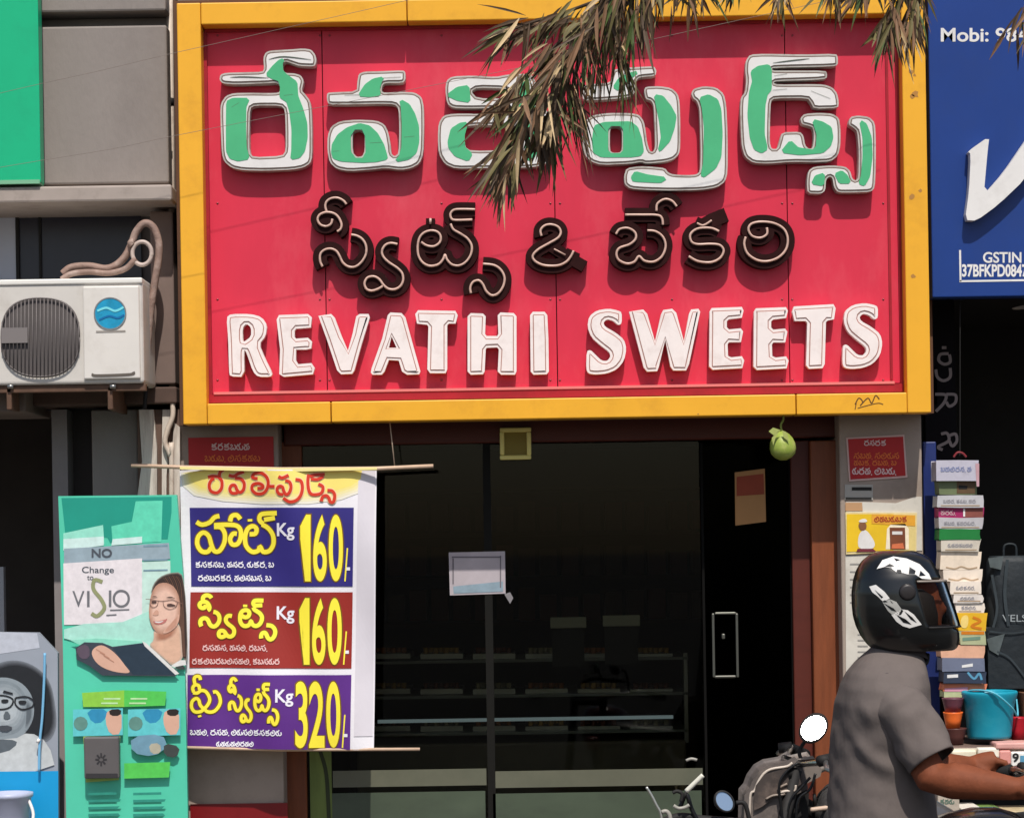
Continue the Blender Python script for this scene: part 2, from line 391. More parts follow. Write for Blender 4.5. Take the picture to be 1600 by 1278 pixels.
gm = mat('gourd_skin', (152, 170, 74), 0.45, var=0.3, scale=16, dirt=(196, 196, 120), dscale=22, damt=0.8)
rings = []
for y, rr in ((674, 5), (678, 11), (684, 16), (692, 19.5), (701, 20.5), (709, 18.5), (715, 13), (719, 5)):
    c0 = P(1222 + (y - 690) * 0.05, y, YQ); rings.append([c0 + Vector((math.cos(t) * rr / 420 * (1 + 0.05 * math.cos(5 * t)), math.sin(t) * rr / 420, 0)) for t in [2 * math.pi * k / 20 for k in range(20)]])
a = MB(); a.loft(rings[::-1], gm); a.build('fruit', o)
a = MB(); a.ptube([(1223, 636), (1224, 655), (1220, 664), (1222, 676)], 0.004, YQ, mat('stalk', (120, 130, 60), 0.7)); a.build('stalk', o)
a = MB(); lm = mat('gourd_leaf', (168, 176, 96), 0.6, var=0.2)
for pts in ([(1220, 672), (1208, 668), (1201, 674), (1209, 680)], [(1222, 672), (1230, 676), (1233, 690), (1225, 684)], [(1218, 672), (1212, 684), (1208, 696), (1206, 684)]):
    a.prism(pts, YQ - 0.052, YQ - 0.049, lm)
a.build('leaf', o)

# red notices and stickers on the piers
RED = mat('notice_red', (178, 28, 30), 0.5, var=0.1, scale=6); ORNG = mat('notice_orange', (222, 110, 50), 0.6); PALE = mat('notice_pale', (224, 190, 186), 0.6)
GL = [
 [[(.0,.35),(.2,.2),(.35,.4),(.2,.6),(.05,.78),(.2,1),(.42,.88),(.5,.7),(.6,.95),(.85,.9),(.95,.5),(.7,.2)]],
 [[(.05,.2),(.5,.25),(.85,.05)],[(.2,.5),(.4,.4),(.58,.6),(.5,.95),(.2,.97),(.08,.75),(.2,.5)],[(.5,.92),(.8,.92),(.97,.6),(.75,.38)]],
 [[(.3,.62),(.52,.6),(.5,.38),(.2,.4),(.05,.7),(.25,1),(.6,1),(.92,.7),(.8,.2),(.45,.1)]],
 [[(.1,.2),(.4,.25),(.6,.0)],[(.35,.35),(.05,.45),(.05,.8),(.3,1),(.5,.8),(.4,.5),(.3,.36)],[(.48,.85),(.7,1),(.97,.8),(.9,.4)]],
 [[(.1,.15),(.45,.28),(.9,.0)],[(.8,.38),(.25,.38),(.2,.6),(.75,.62),(.88,.85),(.45,1),(.1,.88)]],
 [[(.1,.18),(.45,.25),(.85,.0)],[(.5,.3),(.88,.5),(.82,.9),(.4,1),(.1,.8),(.2,.45),(.5,.3)]],
 [[(.15,.2),(.5,.25),(.85,.0)],[(.05,1),(.15,.6),(.4,.55),(.5,.9),(.75,1),(.97,.7),(.75,.35)]]]
def squiggle(mb, l, r, y, h, Y, m, wd, seed, gap=0.25):
    """a line of tiny Telugu script"""
    q = random.Random(seed); x = l; n_ = 0; last = -1
    while True:
        wch = h * q.uniform(0.85, 1.05)
        if x + wch > r: break
        k = q.randrange(len(GL)); k = (k + 1) % len(GL) if k == last else k; last = k
        for st in GL[k]: mb.ribbon([(x + u * wch * .92, y - h / 2 + v * h * .92) for u, v in st], wd, Y, m, n=3)
        x += wch * 1.0; n_ += 1
        if gap and n_ > 2 and q.random() < gap * 1.6: mb.ribbon([(x + h * .1, y + h * .42), (x + h * .05, y + h * .6)], wd, Y, m, n=2); x += h * 0.5; n_ = 0
c = MB(); c.prism([(294, 684), (427, 682), (428, 730), (295, 732)], YP - 0.006, YP, RED)
squiggle(c, 330, 392, 698, 11, YP - 0.008, PALE, 1.8, 3, 0); squiggle(c, 320, 410, 716, 11, YP - 0.008, ORNG, 1.8, 4)
tag(c.build('red_notice'), 'red painted notice on the grey pier, half hidden behind the price banner', 'notice', 'red notices on the piers')
c = MB(); c.prism([(1322, 684), (1413, 679), (1418, 746), (1327, 752)], YP - 0.005, YP, mat('notice_edge', (214, 180, 172), 0.6)); c.prism([(1325, 686), (1411, 682), (1415, 743), (1329, 749)], YP - 0.007, YP - 0.005, RED)
squiggle(c, 1350, 1388, 692, 9, YP - 0.008, PALE, 1.5, 5, 0); squiggle(c, 1334, 1408, 712, 10, YP - 0.008, ORNG, 1.6, 6); squiggle(c, 1334, 1408, 723, 9, YP - 0.008, ORNG, 1.5, 7); squiggle(c, 1332, 1410, 736, 11, YP - 0.008, PALE, 1.8, 8)
tag(c.build('red_notice'), 'tilted red notice with pale edge on the pier beside the blue sign', 'notice', 'red notices on the piers')
c = MB(); c.prism([(1320, 757), (1364, 757), (1364, 781), (1320, 781)], YP - 0.004, YP, mat('sticker_grey', (170, 166, 158), 0.6)); c.flat([(1331, 761), (1362, 761), (1362, 766), (1331, 766)], YP - 0.006, soot); c.flat([(1321, 777), (1362, 777), (1362, 780), (1321, 780)], YP - 0.006, soot)
tag(c.build('grey_sticker'), 'small grey sticker with dark line below the tilted red notice', 'sticker')
paper = mat('old_paper', (206, 200, 188), 0.75, var=0.1, scale=8, dirt=(150, 140, 125), dscale=9, damt=0.4)
c = MB(); c.prism([(1349, 784), (1400, 786), (1430, 776), (1440, 776), (1441, 860), (1322, 862), (1322, 784)], YP - 0.003, YP, paper)
c.flat([(1321, 785), (1347, 785), (1348, 798), (1321, 798)], YP - 0.005, mat('kraft_tan', (186, 144, 104), 0.7))
tag(c.build('torn_paper'), 'torn pale paper behind the yellow poster on the pier', 'paper')
YEL = mat('poster_yellow', (232, 190, 34), 0.5, var=0.12, scale=7)
c = MB(); c.prism([(1321, 800), (1433, 801), (1432, 861), (1322, 866)], YP - 0.009, YP - 0.004, mat('poster_edge', (226, 206, 150), 0.6))
Y_ = YP - 0.0105
c.flat([(1323, 803), (1396, 803), (1396, 860), (1323, 862)], Y_, YEL); c.flat([(1396, 803), (1431, 804), (1430, 860), (1396, 860)], Y_, mat('poster_cream', (222, 200, 130), 0.6))
c.flat([(1362, 803), (1430, 805), (1430, 822), (1362, 818)], Y_ - 0.001, mat('poster_gold', (224, 160, 48), 0.5)); squiggle(c, 1366, 1418, 811, 9, Y_ - 0.002, mat('poster_ink', (170, 70, 30), 0.6), 1.7, 9, 0)
c.flat(chaikin([(1343, 832), (1352, 826), (1362, 838), (1368, 850), (1364, 858), (1342, 858), (1340, 846)]), Y_ - 0.001, white)
c.flat(chaikin([(1341, 818), (1348, 814), (1354, 818), (1354, 826), (1348, 830), (1342, 826)]), Y_ - 0.0015, mat('print_skin_dark', (130, 86, 56), 0.6)); c.flat(chaikin([(1340, 816), (1345, 811), (1353, 810), (1356, 816)]), Y_ - 0.002, white)
c.flat([(1340, 857), (1364, 857), (1370, 862), (1338, 862)], Y_ - 0.0015, mat('print_maroon', (110, 40, 50), 0.6))
c.flat([(1386, 826), (1392, 819), (1414, 818), (1420, 826), (1420, 858), (1384, 858)], Y_ - 0.001, mat('print_cream', (240, 226, 196), 0.6)); c.flat([(1390, 824), (1414, 824), (1415, 858), (1391, 858)], Y_ - 0.002, mat('print_brown', (120, 66, 40), 0.6)); c.flat([(1394, 830), (1410, 830), (1410, 835), (1394, 835)], Y_ - 0.003, white)
c.flat([(1394, 850), (1411, 848), (1413, 857), (1393, 857)], Y_ - 0.003, mat('print_orange', (206, 110, 70), 0.6))
tag(c.build('yellow_poster'), 'yellow poster of a seated man and a brown tin on the right pier', 'poster')
c = MB(); c.prism([(1321, 868), (1395, 866), (1395, 1060), (1322, 1060)], YP - 0.003, YP, paper)
for k in range(6): c.flat([(1328, 880 + k * 12), (1350, 880 + k * 12), (1350, 882 + k * 12), (1328, 882 + k * 12)], YP - 0.0045, mat('print_grey', (150, 146, 140), 0.7))
for k in range(5): c.flat([(1340, 990 + k * 9), (1356, 990 + k * 9), (1356, 992 + k * 9), (1340, 992 + k * 9)], YP - 0.0045, mat('print_grey', (150, 146, 140), 0.7))
tag(c.build('pasted_paper'), 'pale pasted papers on the pier behind the rider helmet', 'paper')

# ------------------------------------------------------------------ the red signboard
YS = 0.088
sign = thing('signboard', P(866, 655, 0.1), 'large red shop signboard with yellow frame and raised Telugu and English letters', 'signboard')
a = MB(); a.pbox(276, -8, 1454, 655, 0.1185, 0.25, mat('sign_back', (90, 60, 40), 0.7)); a.build('back_box', sign)
a = MB(); seams = [327, 505, 686, 867, 1048, 1229, 1352, 1405]
seams = [327, 507, 867, 1230, 1403]
for l, r in zip(seams[:-1], seams[1:]): a.pbox(l + 0.8, 42, r - 0.8, 607, YS, YS + 0.03, red_panel, 866)
a.build('panel', sign)
scm = mat('screw_head', (150, 70, 76), .4, metal=.4)
for x in (340, 500, 515, 690, 860, 875, 1050, 1222, 1238, 1380):
    for y in (56, 318, 468, 594): a = MB(); a.tube([P(x, y, YS - .0016), P(x, y, YS)], .0042, scm, 8); a.build('screw', sign)
a = MB(); a.pbox(319, 31, 1412, 42, YS - 0.012, YS + 0.03, red_trim); a.pbox(319, 608, 1412, 621, YS - 0.02, YS + 0.03, red_trim)
a.pbox(319, 42, 327, 608, YS - 0.012, YS + 0.03, red_trim, 866); a.pbox(1403, 42, 1412, 608, YS - 0.012, YS + 0.03, red_trim, 866)
a.pbox(1387, 46, 1391, 602, YS - 0.006, YS - 0.0005, red_trim, 866); a.build('inner_trim', sign)
a = MB(); a.pbox(334, 604, 1398, 608, YS - 0.024, YS - 0.0005, mat('trim_edge', (214, 120, 120), 0.5)); a.build('edge_strip', sign)
a = MB()
a.pbox(281, -4, 318, 654, 0.0, 0.117, yellow, 866); a.pbox(1413, -4, 1450, 654, 0.0, 0.117, yellow, 866)
for l, r in ((318.8, 640), (641.5, 1030), (1031.5, 1412.4)): a.pbox(l, -4, r, 30, 0.0, 0.117, yellow, 866, 325)
for l, r in ((318.8, 511.2), (512.8, 1238.2), (1239.8, 1412.4)): a.pbox(l, 622, r, 654, 0.0, 0.117, yellow, 866, 325)
a.build('frame', sign, bevel=0.004)
ink = mat('graffiti_ink', (96, 64, 30), 0.7); a = MB()
a.ribbon([(1336, 632), (1342, 622), (1348, 628), (1344, 634), (1356, 622), (1362, 630), (1368, 618), (1374, 624)], 1.8, -0.0006, ink)
a.ribbon([(1340, 638), (1354, 634), (1372, 630), (1380, 632)], 1.4, -0.0006, ink); a.ribbon([(1336, 640), (1338, 630)], 1.4, -0.0006, ink)
for x, y, r in ((1424, 113, 5), (1429, 118, 3), (1430, 148, 6), (1425, 152, 4), (1425, 308, 5), (1438, 298, 3), (1427, 432, 4), (1091, 647, 1.6)):
    a.flat([(x + r * math.cos(t) * rnd.uniform(.6, 1.2), y + r * math.sin(t) * rnd.uniform(.5, 1.1)) for t in [k * 0.785 for k in range(8)]], -0.0006, mat('paint_scuff', (176, 124, 60), 0.7))
a.build('paint_marks', sign)

YL = YS - 0.058
Z1 = (320, 60, 4.2105); Z2 = (660, 60, 4.2105); Z3 = (1000, 60, 4.0); ID = (0, 0, 1)
BIG = [
 (Z1, [[(385,130),(400,95),(430,82),(560,75),(650,68),(700,76),(728,110),(734,150),(725,182),(700,186),(620,182),(575,167),(532,152),(515,165),(512,205),(530,230),(590,232),(632,245),(652,280),(637,345),(657,365),(692,410),(702,470),(707,600),(707,780),(692,824),(650,850),(580,864),(400,872),(250,868),(178,853),(128,812),(112,760),(107,640),(102,500),(105,430),(138,380),(190,362),(300,360),(420,362),(482,360),(497,345),(490,305),(470,292),(400,297),(200,304),(118,298),(96,275),(102,240),(140,228),(250,225),(380,222),(390,200)],
       [(298,460),(330,443),(500,443),(527,470),(532,600),(532,740),(510,774),(320,783),(293,750),(293,600)]],
  [[[(150,420),(185,402),(285,402),(264,450),(262,600),(266,720),(285,788),(220,800),(170,785),(148,740),(148,560)]],
   [[(410,240),(450,190),(490,152),(515,142),(503,165),(506,215),(530,242),(600,292),(605,380),(640,470),(665,560),(668,650),(650,740),(620,780),(572,790),(578,740),(580,600),(565,480),(545,415),(500,385),(505,320),(490,275),(450,262)]]]),
 (Z1, [[(1000,350),(1003,290),(1013,235),(1050,220),(1150,218),(1305,212),(1320,225),(1320,274),(1300,294),(1185,294),(1167,312),(1163,350),(1185,360),(1300,353),(1380,357),(1427,388),(1441,450),(1443,600),(1438,760),(1412,824),(1360,854),(1290,866),(1190,853),(1100,864),(950,874),(868,859),(822,818),(806,740),(808,640),(832,580),(890,546),(1000,536),(1130,542),(1183,568),(1208,620),(1222,700),(1227,760),(1250,778),(1275,757),(1280,600),(1275,462),(1250,434),(1150,431),(950,436),(813,436),(802,400),(805,360),(850,356)],
       [(972,620),(1000,603),(1035,608),(1052,640),(1052,740),(1037,777),(1000,782),(972,750)]],
  [[[(1018,375),(1060,310),(1110,275),(1170,262),(1158,280),(1142,330),(1148,374),(1080,378)]],
   [[(1290,412),(1340,440),(1375,500),(1400,580),(1402,680),(1385,750),(1340,790),(1260,806),(1285,780),(1303,720),(1305,560),(1298,450)]],
   [[(840,750),(845,700),(880,640),(940,595),(1020,568),(1080,583),(1130,630),(1170,700),(1188,760),(1195,790),(1130,805),(1040,810),(900,802),(850,785)],
    [(950,640),(982,592),(1040,592),(1064,640),(1068,750),(1044,797),(988,797),(953,750)]]]),
 (Z2, [[(150,340),(158,280),(195,252),(330,246),(480,256),(560,240),(640,234),(720,240),(748,290),(740,340),(790,420),(840,520),(858,640),(853,760),(822,822),(740,848),(560,854),(400,854),(220,858),(148,828),(108,762),(101,660),(106,560),(138,510),(200,497),(380,497),(560,497),(590,480),(580,462),(500,458),(300,462),(200,458),(162,430)],
       [(272,600),(300,572),(560,572),(610,600),(616,690),(590,735),(320,742),(280,715)], [(320,350),(360,325),(540,330),(590,350),(600,380),(560,398),(360,396)]],
  [[[(170,375),(230,330),(300,318),(308,415),(230,402)]], [[(175,680),(195,600),(250,565),(290,560),(268,640),(272,720),(320,762),(300,800),(220,770),(180,720)]],
   [[(640,290),(680,270),(690,330),(720,420),(760,520),(775,620),(760,720),(720,800),(680,790),(690,680),(680,560),(640,440),(615,360)]]]),
 (ID, [[(910,145),(911,134),(930,131),(953,130),(956,118),(959,110),(968,107),(1000,105),(1022,104),(1026,111),(1024,119),(1000,121),(995,125),(993,131),(993,143),(987,151),(970,154),(930,157),(911,157)]],
  [[[(960,136),(968,124),(982,117),(996,113),(984,122),(974,130),(966,140)]]]),
 (ID, [[(1006,142),(1009,136),(1030,135),(1049,138),(1059,147),(1062,160),(1063,190),(1063,230),(1061,241),(1053,249),(1040,253),(1010,256),(1002,253),(985,256),(940,258),(924,253),(914,243),(910,225),(911,200),(916,187),(928,180),(950,177),(985,177),(999,180),(1006,190),(1009,205),(1011,222),(1015,236),(1020,238),(1024,230),(1023,200),(1022,175),(1021,163),(1017,157),(1009,155)],
       [(953,202),(957,198),(967,198),(972,203),(972,234),(968,239),(957,239),(953,235)]],
  [[[(930,198),(945,193),(985,192),(995,200),(1001,217),(1004,236),(1000,242),(985,244),(940,244),(929,238),(927,220)], [(948,202),(954,195),(970,195),(976,202),(976,236),(970,242),(954,242),(948,236)]],
   [[(1024,150),(1035,152),(1047,167),(1055,182),(1052,200),(1045,220),(1033,233),(1030,235),(1035,215),(1032,190),(1027,165)]]]),
 (ID, [[(976,288),(975,275),(979,263),(1000,260),(1020,261),(1039,263),(1044,270),(1052,273),(1075,274),(1088,273),(1094,268),(1095,240),(1094,200),(1093,170),(1089,158),(1083,154),(1080,146),(1084,139),(1100,135),(1119,137),(1131,147),(1135,165),(1137,210),(1137,270),(1133,284),(1120,293),(1095,297),(1050,298),(1010,297),(985,295)]],
  [[[(1095,154),(1107,150),(1120,157),(1125,172),(1127,210),(1125,245),(1117,262),(1100,275),(1097,274),(1101,255),(1102,200),(1099,170)]], [[(988,277),(993,270),(1011,275),(1040,279),(1032,284),(990,282)]]]),
 (Z3, [[(662,140),(688,103),(780,98),(1000,103),(1225,98),(1237,120),(1237,168),(1200,177),(900,183),(822,187),(830,203),(900,203),(1160,203),(1170,225),(1167,252),(1100,260),(850,268),(832,280),(860,290),(1060,288),(1150,290),(1202,308),(1233,345),(1243,400),(1238,436),(1088,440),(1068,402),(1048,374),(842,376),(818,392),(813,500),(811,650),(822,692),(858,692),(873,640),(888,588),(1000,585),(1022,610),(1032,670),(1055,692),(1080,687),(1088,620),(1083,558),(1058,548),(1012,537),(1002,500),(1028,473),(1120,467),(1202,472),(1243,498),(1253,560),(1253,670),(1238,733),(1192,769),(1080,774),(945,772),(800,784),(708,779),(657,742),(637,680),(631,600),(626,450),(631,370),(657,340),(665,260),(657,200)]],
  [[[(700,210),(740,182),(802,172),(815,200),(815,320),(790,350),(775,420),(770,600),(790,690),(760,710),(720,690),(695,620),(680,480),(690,340),(710,270)]],
   [[(1085,515),(1140,530),(1190,560),(1200,620),(1185,670),(1140,710),(1000,722),(890,708),(940,647),(985,690),(1080,706),(1108,680),(1113,600)]]]),
 (Z3, [[(1303,540),(1313,493),(1360,483),(1432,492),(1468,528),(1474,620),(1474,800),(1468,934),(1442,960),(1330,964),(1238,964),(1213,932),(1203,872),(1185,863),(1163,882),(1158,952),(1132,972),(1048,969),(1042,900),(1052,828),(1088,803),(1200,795),(1282,802),(1313,828),(1328,880),(1350,890),(1366,870),(1368,700),(1358,582),(1338,562)]],
  [[[(1380,520),(1410,540),(1440,620),(1445,740),(1430,860),(1400,915),(1375,905),(1390,860),(1400,740),(1400,620)]], [[(1080,905),(1100,865),(1148,850),(1143,915)]], [[(1225,850),(1260,835),(1290,860),(1310,900),(1250,900)]]]),
]
LNAME = 'Telugu letter'
for z, loops, greens in BIG:
    a = MB(); q = [zm(l, *z) for l in loops]
    outline(a, q, YL, YS - 0.006, dirty_white)
    outline(a, q, YL - 0.0015, YL, trim_line, 0.0062)
    outline(a, q, YL - 0.0030, YL - 0.0015, white, 0.0105)
    for gl in greens: outline(a, [zm(l, *z) for l in gl], YL - 0.0045, YL - 0.0031, green_face, -0.0055, 1, .10)
    a.build('letter', sign)
# fine dark brush lines on the big letters
a = MB()
for z, pts in ((Z1, [(165,258),(260,255),(420,262)]), (Z1, [(420,140),(520,122),(700,142)]), (Z1, [(920,376),(1020,372)]), (Z1, [(1170,262),(1290,256)]), (Z3, [(830,155),(950,140),(1060,128)]), (Z3, [(840,235),(920,222)]), (Z3, [(830,325),(920,318)]), (Z3, [(1070,330),(1190,378)]),
               (Z1, [(520,378),(580,370)]), (Z1, [(1310,652),(1380,645)]), (Z1, [(1085,690),(1165,685)]), (Z1, [(840,745),(885,742)]), (Z1, [(175,455),(225,425)])):
    a.ribbon(zm(pts, *z), 1.3, YL - 0.0047, mat('brush_line', (84, 92, 80), 0.7), taper=lambda t: 0.4 + math.sin(t * math.pi))
a.build('brush_marks', sign)

# neon row
N4 = (470, 290, 4.571); N5 = (800, 290, 3.478)
SWEETS = [[(185,190),(175,150),(185,115),(220,92),(265,90),(305,110),(325,135)],
 [(225,240),(215,275),(180,292),(140,280),(120,245),(135,210),(180,192),(235,200),(270,230),(290,275),(285,310),(260,330)],
 [(155,580),(138,540),(140,490),(170,460),(215,452),(255,470),(280,510),(300,550),(340,580),(390,580),(435,545),(465,490),(465,430),(440,385),(400,360),(360,352)],
 [(690,420),(640,412),(600,430),(580,470),(590,510),(630,550),(690,590),(725,630),(730,680),(710,720),(670,742),(625,738),(590,710),(560,670),(520,650),(475,660),(455,700),(470,740),(510,752),(560,735),(585,718)],
 [(860,405),(900,430),(950,435),(990,410),(1000,370),(980,335),(935,322),(885,335),(850,370),(835,430),(840,500),(870,550),(920,575),(980,565),(1015,530),(1030,495),(1045,530),(1080,565),(1130,572),(1180,545),(1215,490),(1220,430),(1190,380),(1140,345),(1090,315),(1070,275)],
 [(1225,245),(1100,248),(1072,230),(1070,200),(1095,175),(1150,170),(1245,172)],
 [(926,235),(925,275)],
 [(1215,770),(1210,730),(1230,690),(1270,678),(1300,705),(1325,755),(1365,785),(1410,770),(1445,720),(1455,660),(1430,605),(1380,570),(1300,560)]]
NEON = [(N4, SWEETS[0:3]), (N4, SWEETS[3:4]), (N4, SWEETS[4:7]), (N4, SWEETS[7:8]),
 (N5, [[(160,275),(155,245),(175,220),(210,212),(250,225),(265,255),(250,285),(200,315),(140,350),(112,385),(130,415),(180,435),(250,435),(295,415),(320,385),(335,355)]]),
 (N5, [[(785,140),(790,100),(830,75),(870,85),(895,115)], [(615,160),(700,160),(790,162),(815,180),(820,215)],
       [(565,265),(585,238),(630,232),(668,255),(672,290),(640,320),(585,340),(568,370),(580,405),(625,425),(665,415),(690,385),(720,410),(770,415),(815,385),(835,330),(820,280),(780,250),(735,245)]]),
 (N5, [[(1125,250),(1080,232),(1010,235),(970,265),(975,305),(1010,320),(1080,318),(1130,325),(1150,355),(1130,395),(1080,418),(1010,412),(960,385)], [(995,205),(1035,217),(1090,188),(1165,158)]]),
 (N5, [[(1385,230),(1385,265),(1350,285),(1305,275),(1285,240),(1300,210),(1350,198),(1420,205),(1475,235),(1498,285),(1490,345),(1450,390),(1390,412),(1330,405),(1280,370),(1262,320),(1270,280)]])]
YN = YS - 0.052
ramp = 0
for i, (z, strokes) in enumerate(NEON):
    a = MB(); b = MB()
    for k, st in enumerate(strokes):
        q = zm(st, *z)
        a.ribbon(q, 22 if len(st) > 2 else 14, YN - k * 0.0009, neon_body, back=YS - 0.0005)
        if z is N5 and len(st) == 4: continue
        b.ptube(q, 0.0047, YN - 0.007 - 0.001 * k, neon_tube_m, n=5, seg=6)
    if i == 4:
        a.ribbon(zm([(215, 330), (300, 385), (395, 440)], *N5), 18, YN - 0.0012, neon_body, back=YS - 0.0005)
        b.ptube(zm([(228, 345), (290, 378)], *N5), 0.003, YN - 0.008, neon_tube_m, seg=6)
    if i == 6: b.ptube(zm([(1005,205),(1040,217),(1085,190)], *N5), 0.004, YN - 0.008, neon_tube_m, seg=6)
    o = a.build('neon_letter', sign); b.build('neon_tube', o)

# REVATHI SWEETS
E6 = (330, 460, 2.909); E7 = (880, 460, 2.759)
S_ = [(102,245),(118,240),(140,262),(165,286),(190,288),(205,268),(200,248),(160,218),(122,185),(105,140),(112,95),(145,70),(195,62),(235,70),(252,78),(252,125),(238,132),(215,112),(188,106),(172,122),(180,140),(225,165),(262,195),(272,235),(262,285),(232,322),(190,340),(140,345),(108,340),(100,320)]
E_ = [(632,75),(640,60),(770,55),(777,70),(770,100),(715,106),(705,115),(705,142),(715,152),(765,147),(775,160),(766,205),(715,205),(708,215),(710,265),(725,272),(770,267),(780,285),(772,317),(645,324),(630,310)]
ENG = [(E6, [[(70,105),(90,90),(180,90),(228,103),(253,140),(247,190),(217,225),(243,290),(278,360),(270,374),(213,374),(190,350),(162,268),(152,250),(149,262),(150,374),(86,372),(82,350),(78,200)], [(142,150),(160,132),(182,150),(182,192),(152,215),(142,215)]]),
 (E6, [[(298,115),(308,95),(440,90),(457,105),(452,150),(385,155),(378,165),(378,193),(385,202),(440,198),(458,215),(454,245),(430,250),(385,250),(384,300),(395,318),(455,313),(470,335),(462,362),(330,374),(310,362),(314,250)]]),
 (E6, [[(488,98),(545,90),(560,105),(592,190),(621,258),(643,180),(660,100),(675,90),(715,90),(720,105),(682,230),(650,345),(640,360),(590,362),(573,345),(528,210)]]),
 (E6, [[(726,355),(730,335),(778,200),(803,95),(815,83),(865,86),(882,105),(922,250),(950,350),(945,362),(890,364),(868,350),(853,300),(807,297),(787,350),(775,364),(733,364)], [(820,190),(843,243),(806,243)]]),
 (E6, [[(928,90),(940,73),(1110,76),(1120,95),(1110,132),(1080,132),(1072,140),(1072,340),(1065,357),(995,357),(983,340),(988,145),(980,137),(936,132)]]),
 (E6, [[(1166,100),(1180,86),(1235,88),(1247,100),(1244,180),(1252,190),(1300,190),(1306,180),(1303,95),(1315,83),(1375,86),(1387,100),(1387,350),(1380,364),(1318,364),(1303,350),(1308,250),(1300,240),(1252,242),(1247,250),(1242,350),(1235,362),(1180,364),(1166,350)]]),
 (E6, [[(1450,95),(1462,80),(1515,80),(1527,95),(1532,200),(1534,350),(1525,362),(1465,364),(1453,350)]]),
 (E7, [S_]),
 (E7, [[(285,75),(345,66),(362,85),(396,205),(423,85),(432,68),(470,63),(487,80),(521,205),(543,85),(552,66),(583,63),(590,75),(542,300),(530,327),(475,327),(463,310),(440,195),(412,310),(405,330),(362,332),(348,315)]]),
 (E7, [E_]), (E7, [[(x + 191, y + 1) for x, y in E_]]),
 (E7, [[(988,75),(995,53),(1165,43),(1174,60),(1167,107),(1140,112),(1132,120),(1127,300),(1118,317),(1060,320),(1048,305),(1053,122),(1045,114),(998,114)]]),
 (E7, [[(x + 1104, y - 24) for x, y in S_]])]
YE = YS - 0.05
for z, loops in ENG:
    a = MB(); q = [zm(l, *z) for l in loops]
    it_ = 1 if loops[0] is S_ or len(loops[0]) == len(S_) or loops[0][0] == (70,105) else 0
    outline(a, q, YE, YS - 0.016, cream, -.0006, it_, .22)
    outline(a, q, YE - 0.0015, YE, rim_rose, 0.0096, it_, .22)
    outline(a, q, YE - 0.0030, YE - 0.0015, cream, 0.0130, it_, .22)
    a.build('letter', sign)

# ------------------------------------------------------------------ price banner
ban = thing('price_banner', P(436, 1170, 0.05), 'white cloth price banner with red heading and three coloured price boxes hung on rods', 'banner')
YB = 0.045
def wave(v):
    x, z = v.x, v.z
    return 0.014 * math.sin(x * 9 + 1.2 * math.sin(z * 3)) + 0.008 * math.sin(x * 23 + z * 6) + 0.007 * math.sin(z * 8 + x * 5)
class Banner(MB):
    def finish(s, name, parent):
        bm = bmesh.new(); vs = [bm.verts.new(v) for v in s.v]
        for f, m in zip(s.f, s.m):
            try: fc = bm.faces.new([vs[i] for i in f]); fc.material_index = m
            except ValueError: pass
        bmesh.ops.triangulate(bm, faces=[f for f in bm.faces if len(f.verts) > 4])
        xa, xb = min(v.x for v in s.v), max(v.x for v in s.v); za, zb = min(v.z for v in s.v), max(v.z for v in s.v)
        for i in range(1, 44):
            x = xa + (xb - xa) * i / 44; bmesh.ops.bisect_plane(bm, geom=bm.verts[:] + bm.edges[:] + bm.faces[:], plane_co=(x, 0, 0), plane_no=(1, 0, 0))
        for i in range(1, 30):
            z = za + (zb - za) * i / 30; bmesh.ops.bisect_plane(bm, geom=bm.verts[:] + bm.edges[:] + bm.faces[:], plane_co=(0, 0, z), plane_no=(0, 0, 1))
        for v in bm.verts: v.co.y += wave(v.co)
        me = bpy.data.meshes.new(name); bm.to_mesh(me); bm.free()
        for m in s.mats: me.materials.append(m)
        o = bpy.data.objects.new(name, me); COL.objects.link(o); o.parent = parent
        o.matrix_parent_inverse = Matrix.Translation(parent.location).inverted()
        return o
cloth = mat('banner_cloth', (232, 228, 232), 0.6, var=0.05, scale=3, bump=0.08, bscale=120)
bl, rd, pu = (mat('banner_blue', (50, 42, 120), 0.5, var=0.08), mat('banner_red', (150, 42, 34), 0.5, var=0.08), mat('banner_purple', (92, 44, 130), 0.5, var=0.08))
by = mat('banner_yellow', (250, 232, 66), 0.5); bo = mat('banner_outline', (120, 88, 20), 0.5); bw = mat('banner_white', (232, 228, 236), 0.5)
b = Banner()
SH = [(280, 735), (330, 731), (440, 734), (588, 731), (587, 900), (584, 1172), (440, 1170), (288, 1168), (284, 950)]
b.flat(SH, YB, cloth)
b.add([Vector((p.x, YB + 0.0025, p.z)) for p in [P(x, y, YB) for x, y in SH]], [list(range(len(SH)))[::-1]], cloth)
e = YB - 0.0022
splash = mat('banner_splash', (236, 216, 120), 0.5, var=0.15, scale=9)
for k_ in range(5):
    f_ = k_ / 4; cl_ = tuple(int(u + (v - u) * f_) for u, v in zip((232, 226, 208), (240, 220, 116)))
    sx_ = lambda x: 424 + (x - 424) * (1.03 - .10 * f_); sy_ = lambda y: 735 + (y - 735) * (1.12 - .34 * f_)
    b.flat([(sx_(x), sy_(y)) for x, y in [(286, 738), (330, 734), (440, 736), (576, 735), (574, 752), (558, 766), (530, 776), (480, 782), (410, 782), (350, 778), (306, 770), (288, 756)]], e + .0007 - k_ * .00018, mat('splash_%d' % k_, cl_, .55, var=.05, scale=9))
T5 = (290, 725, 5.714)
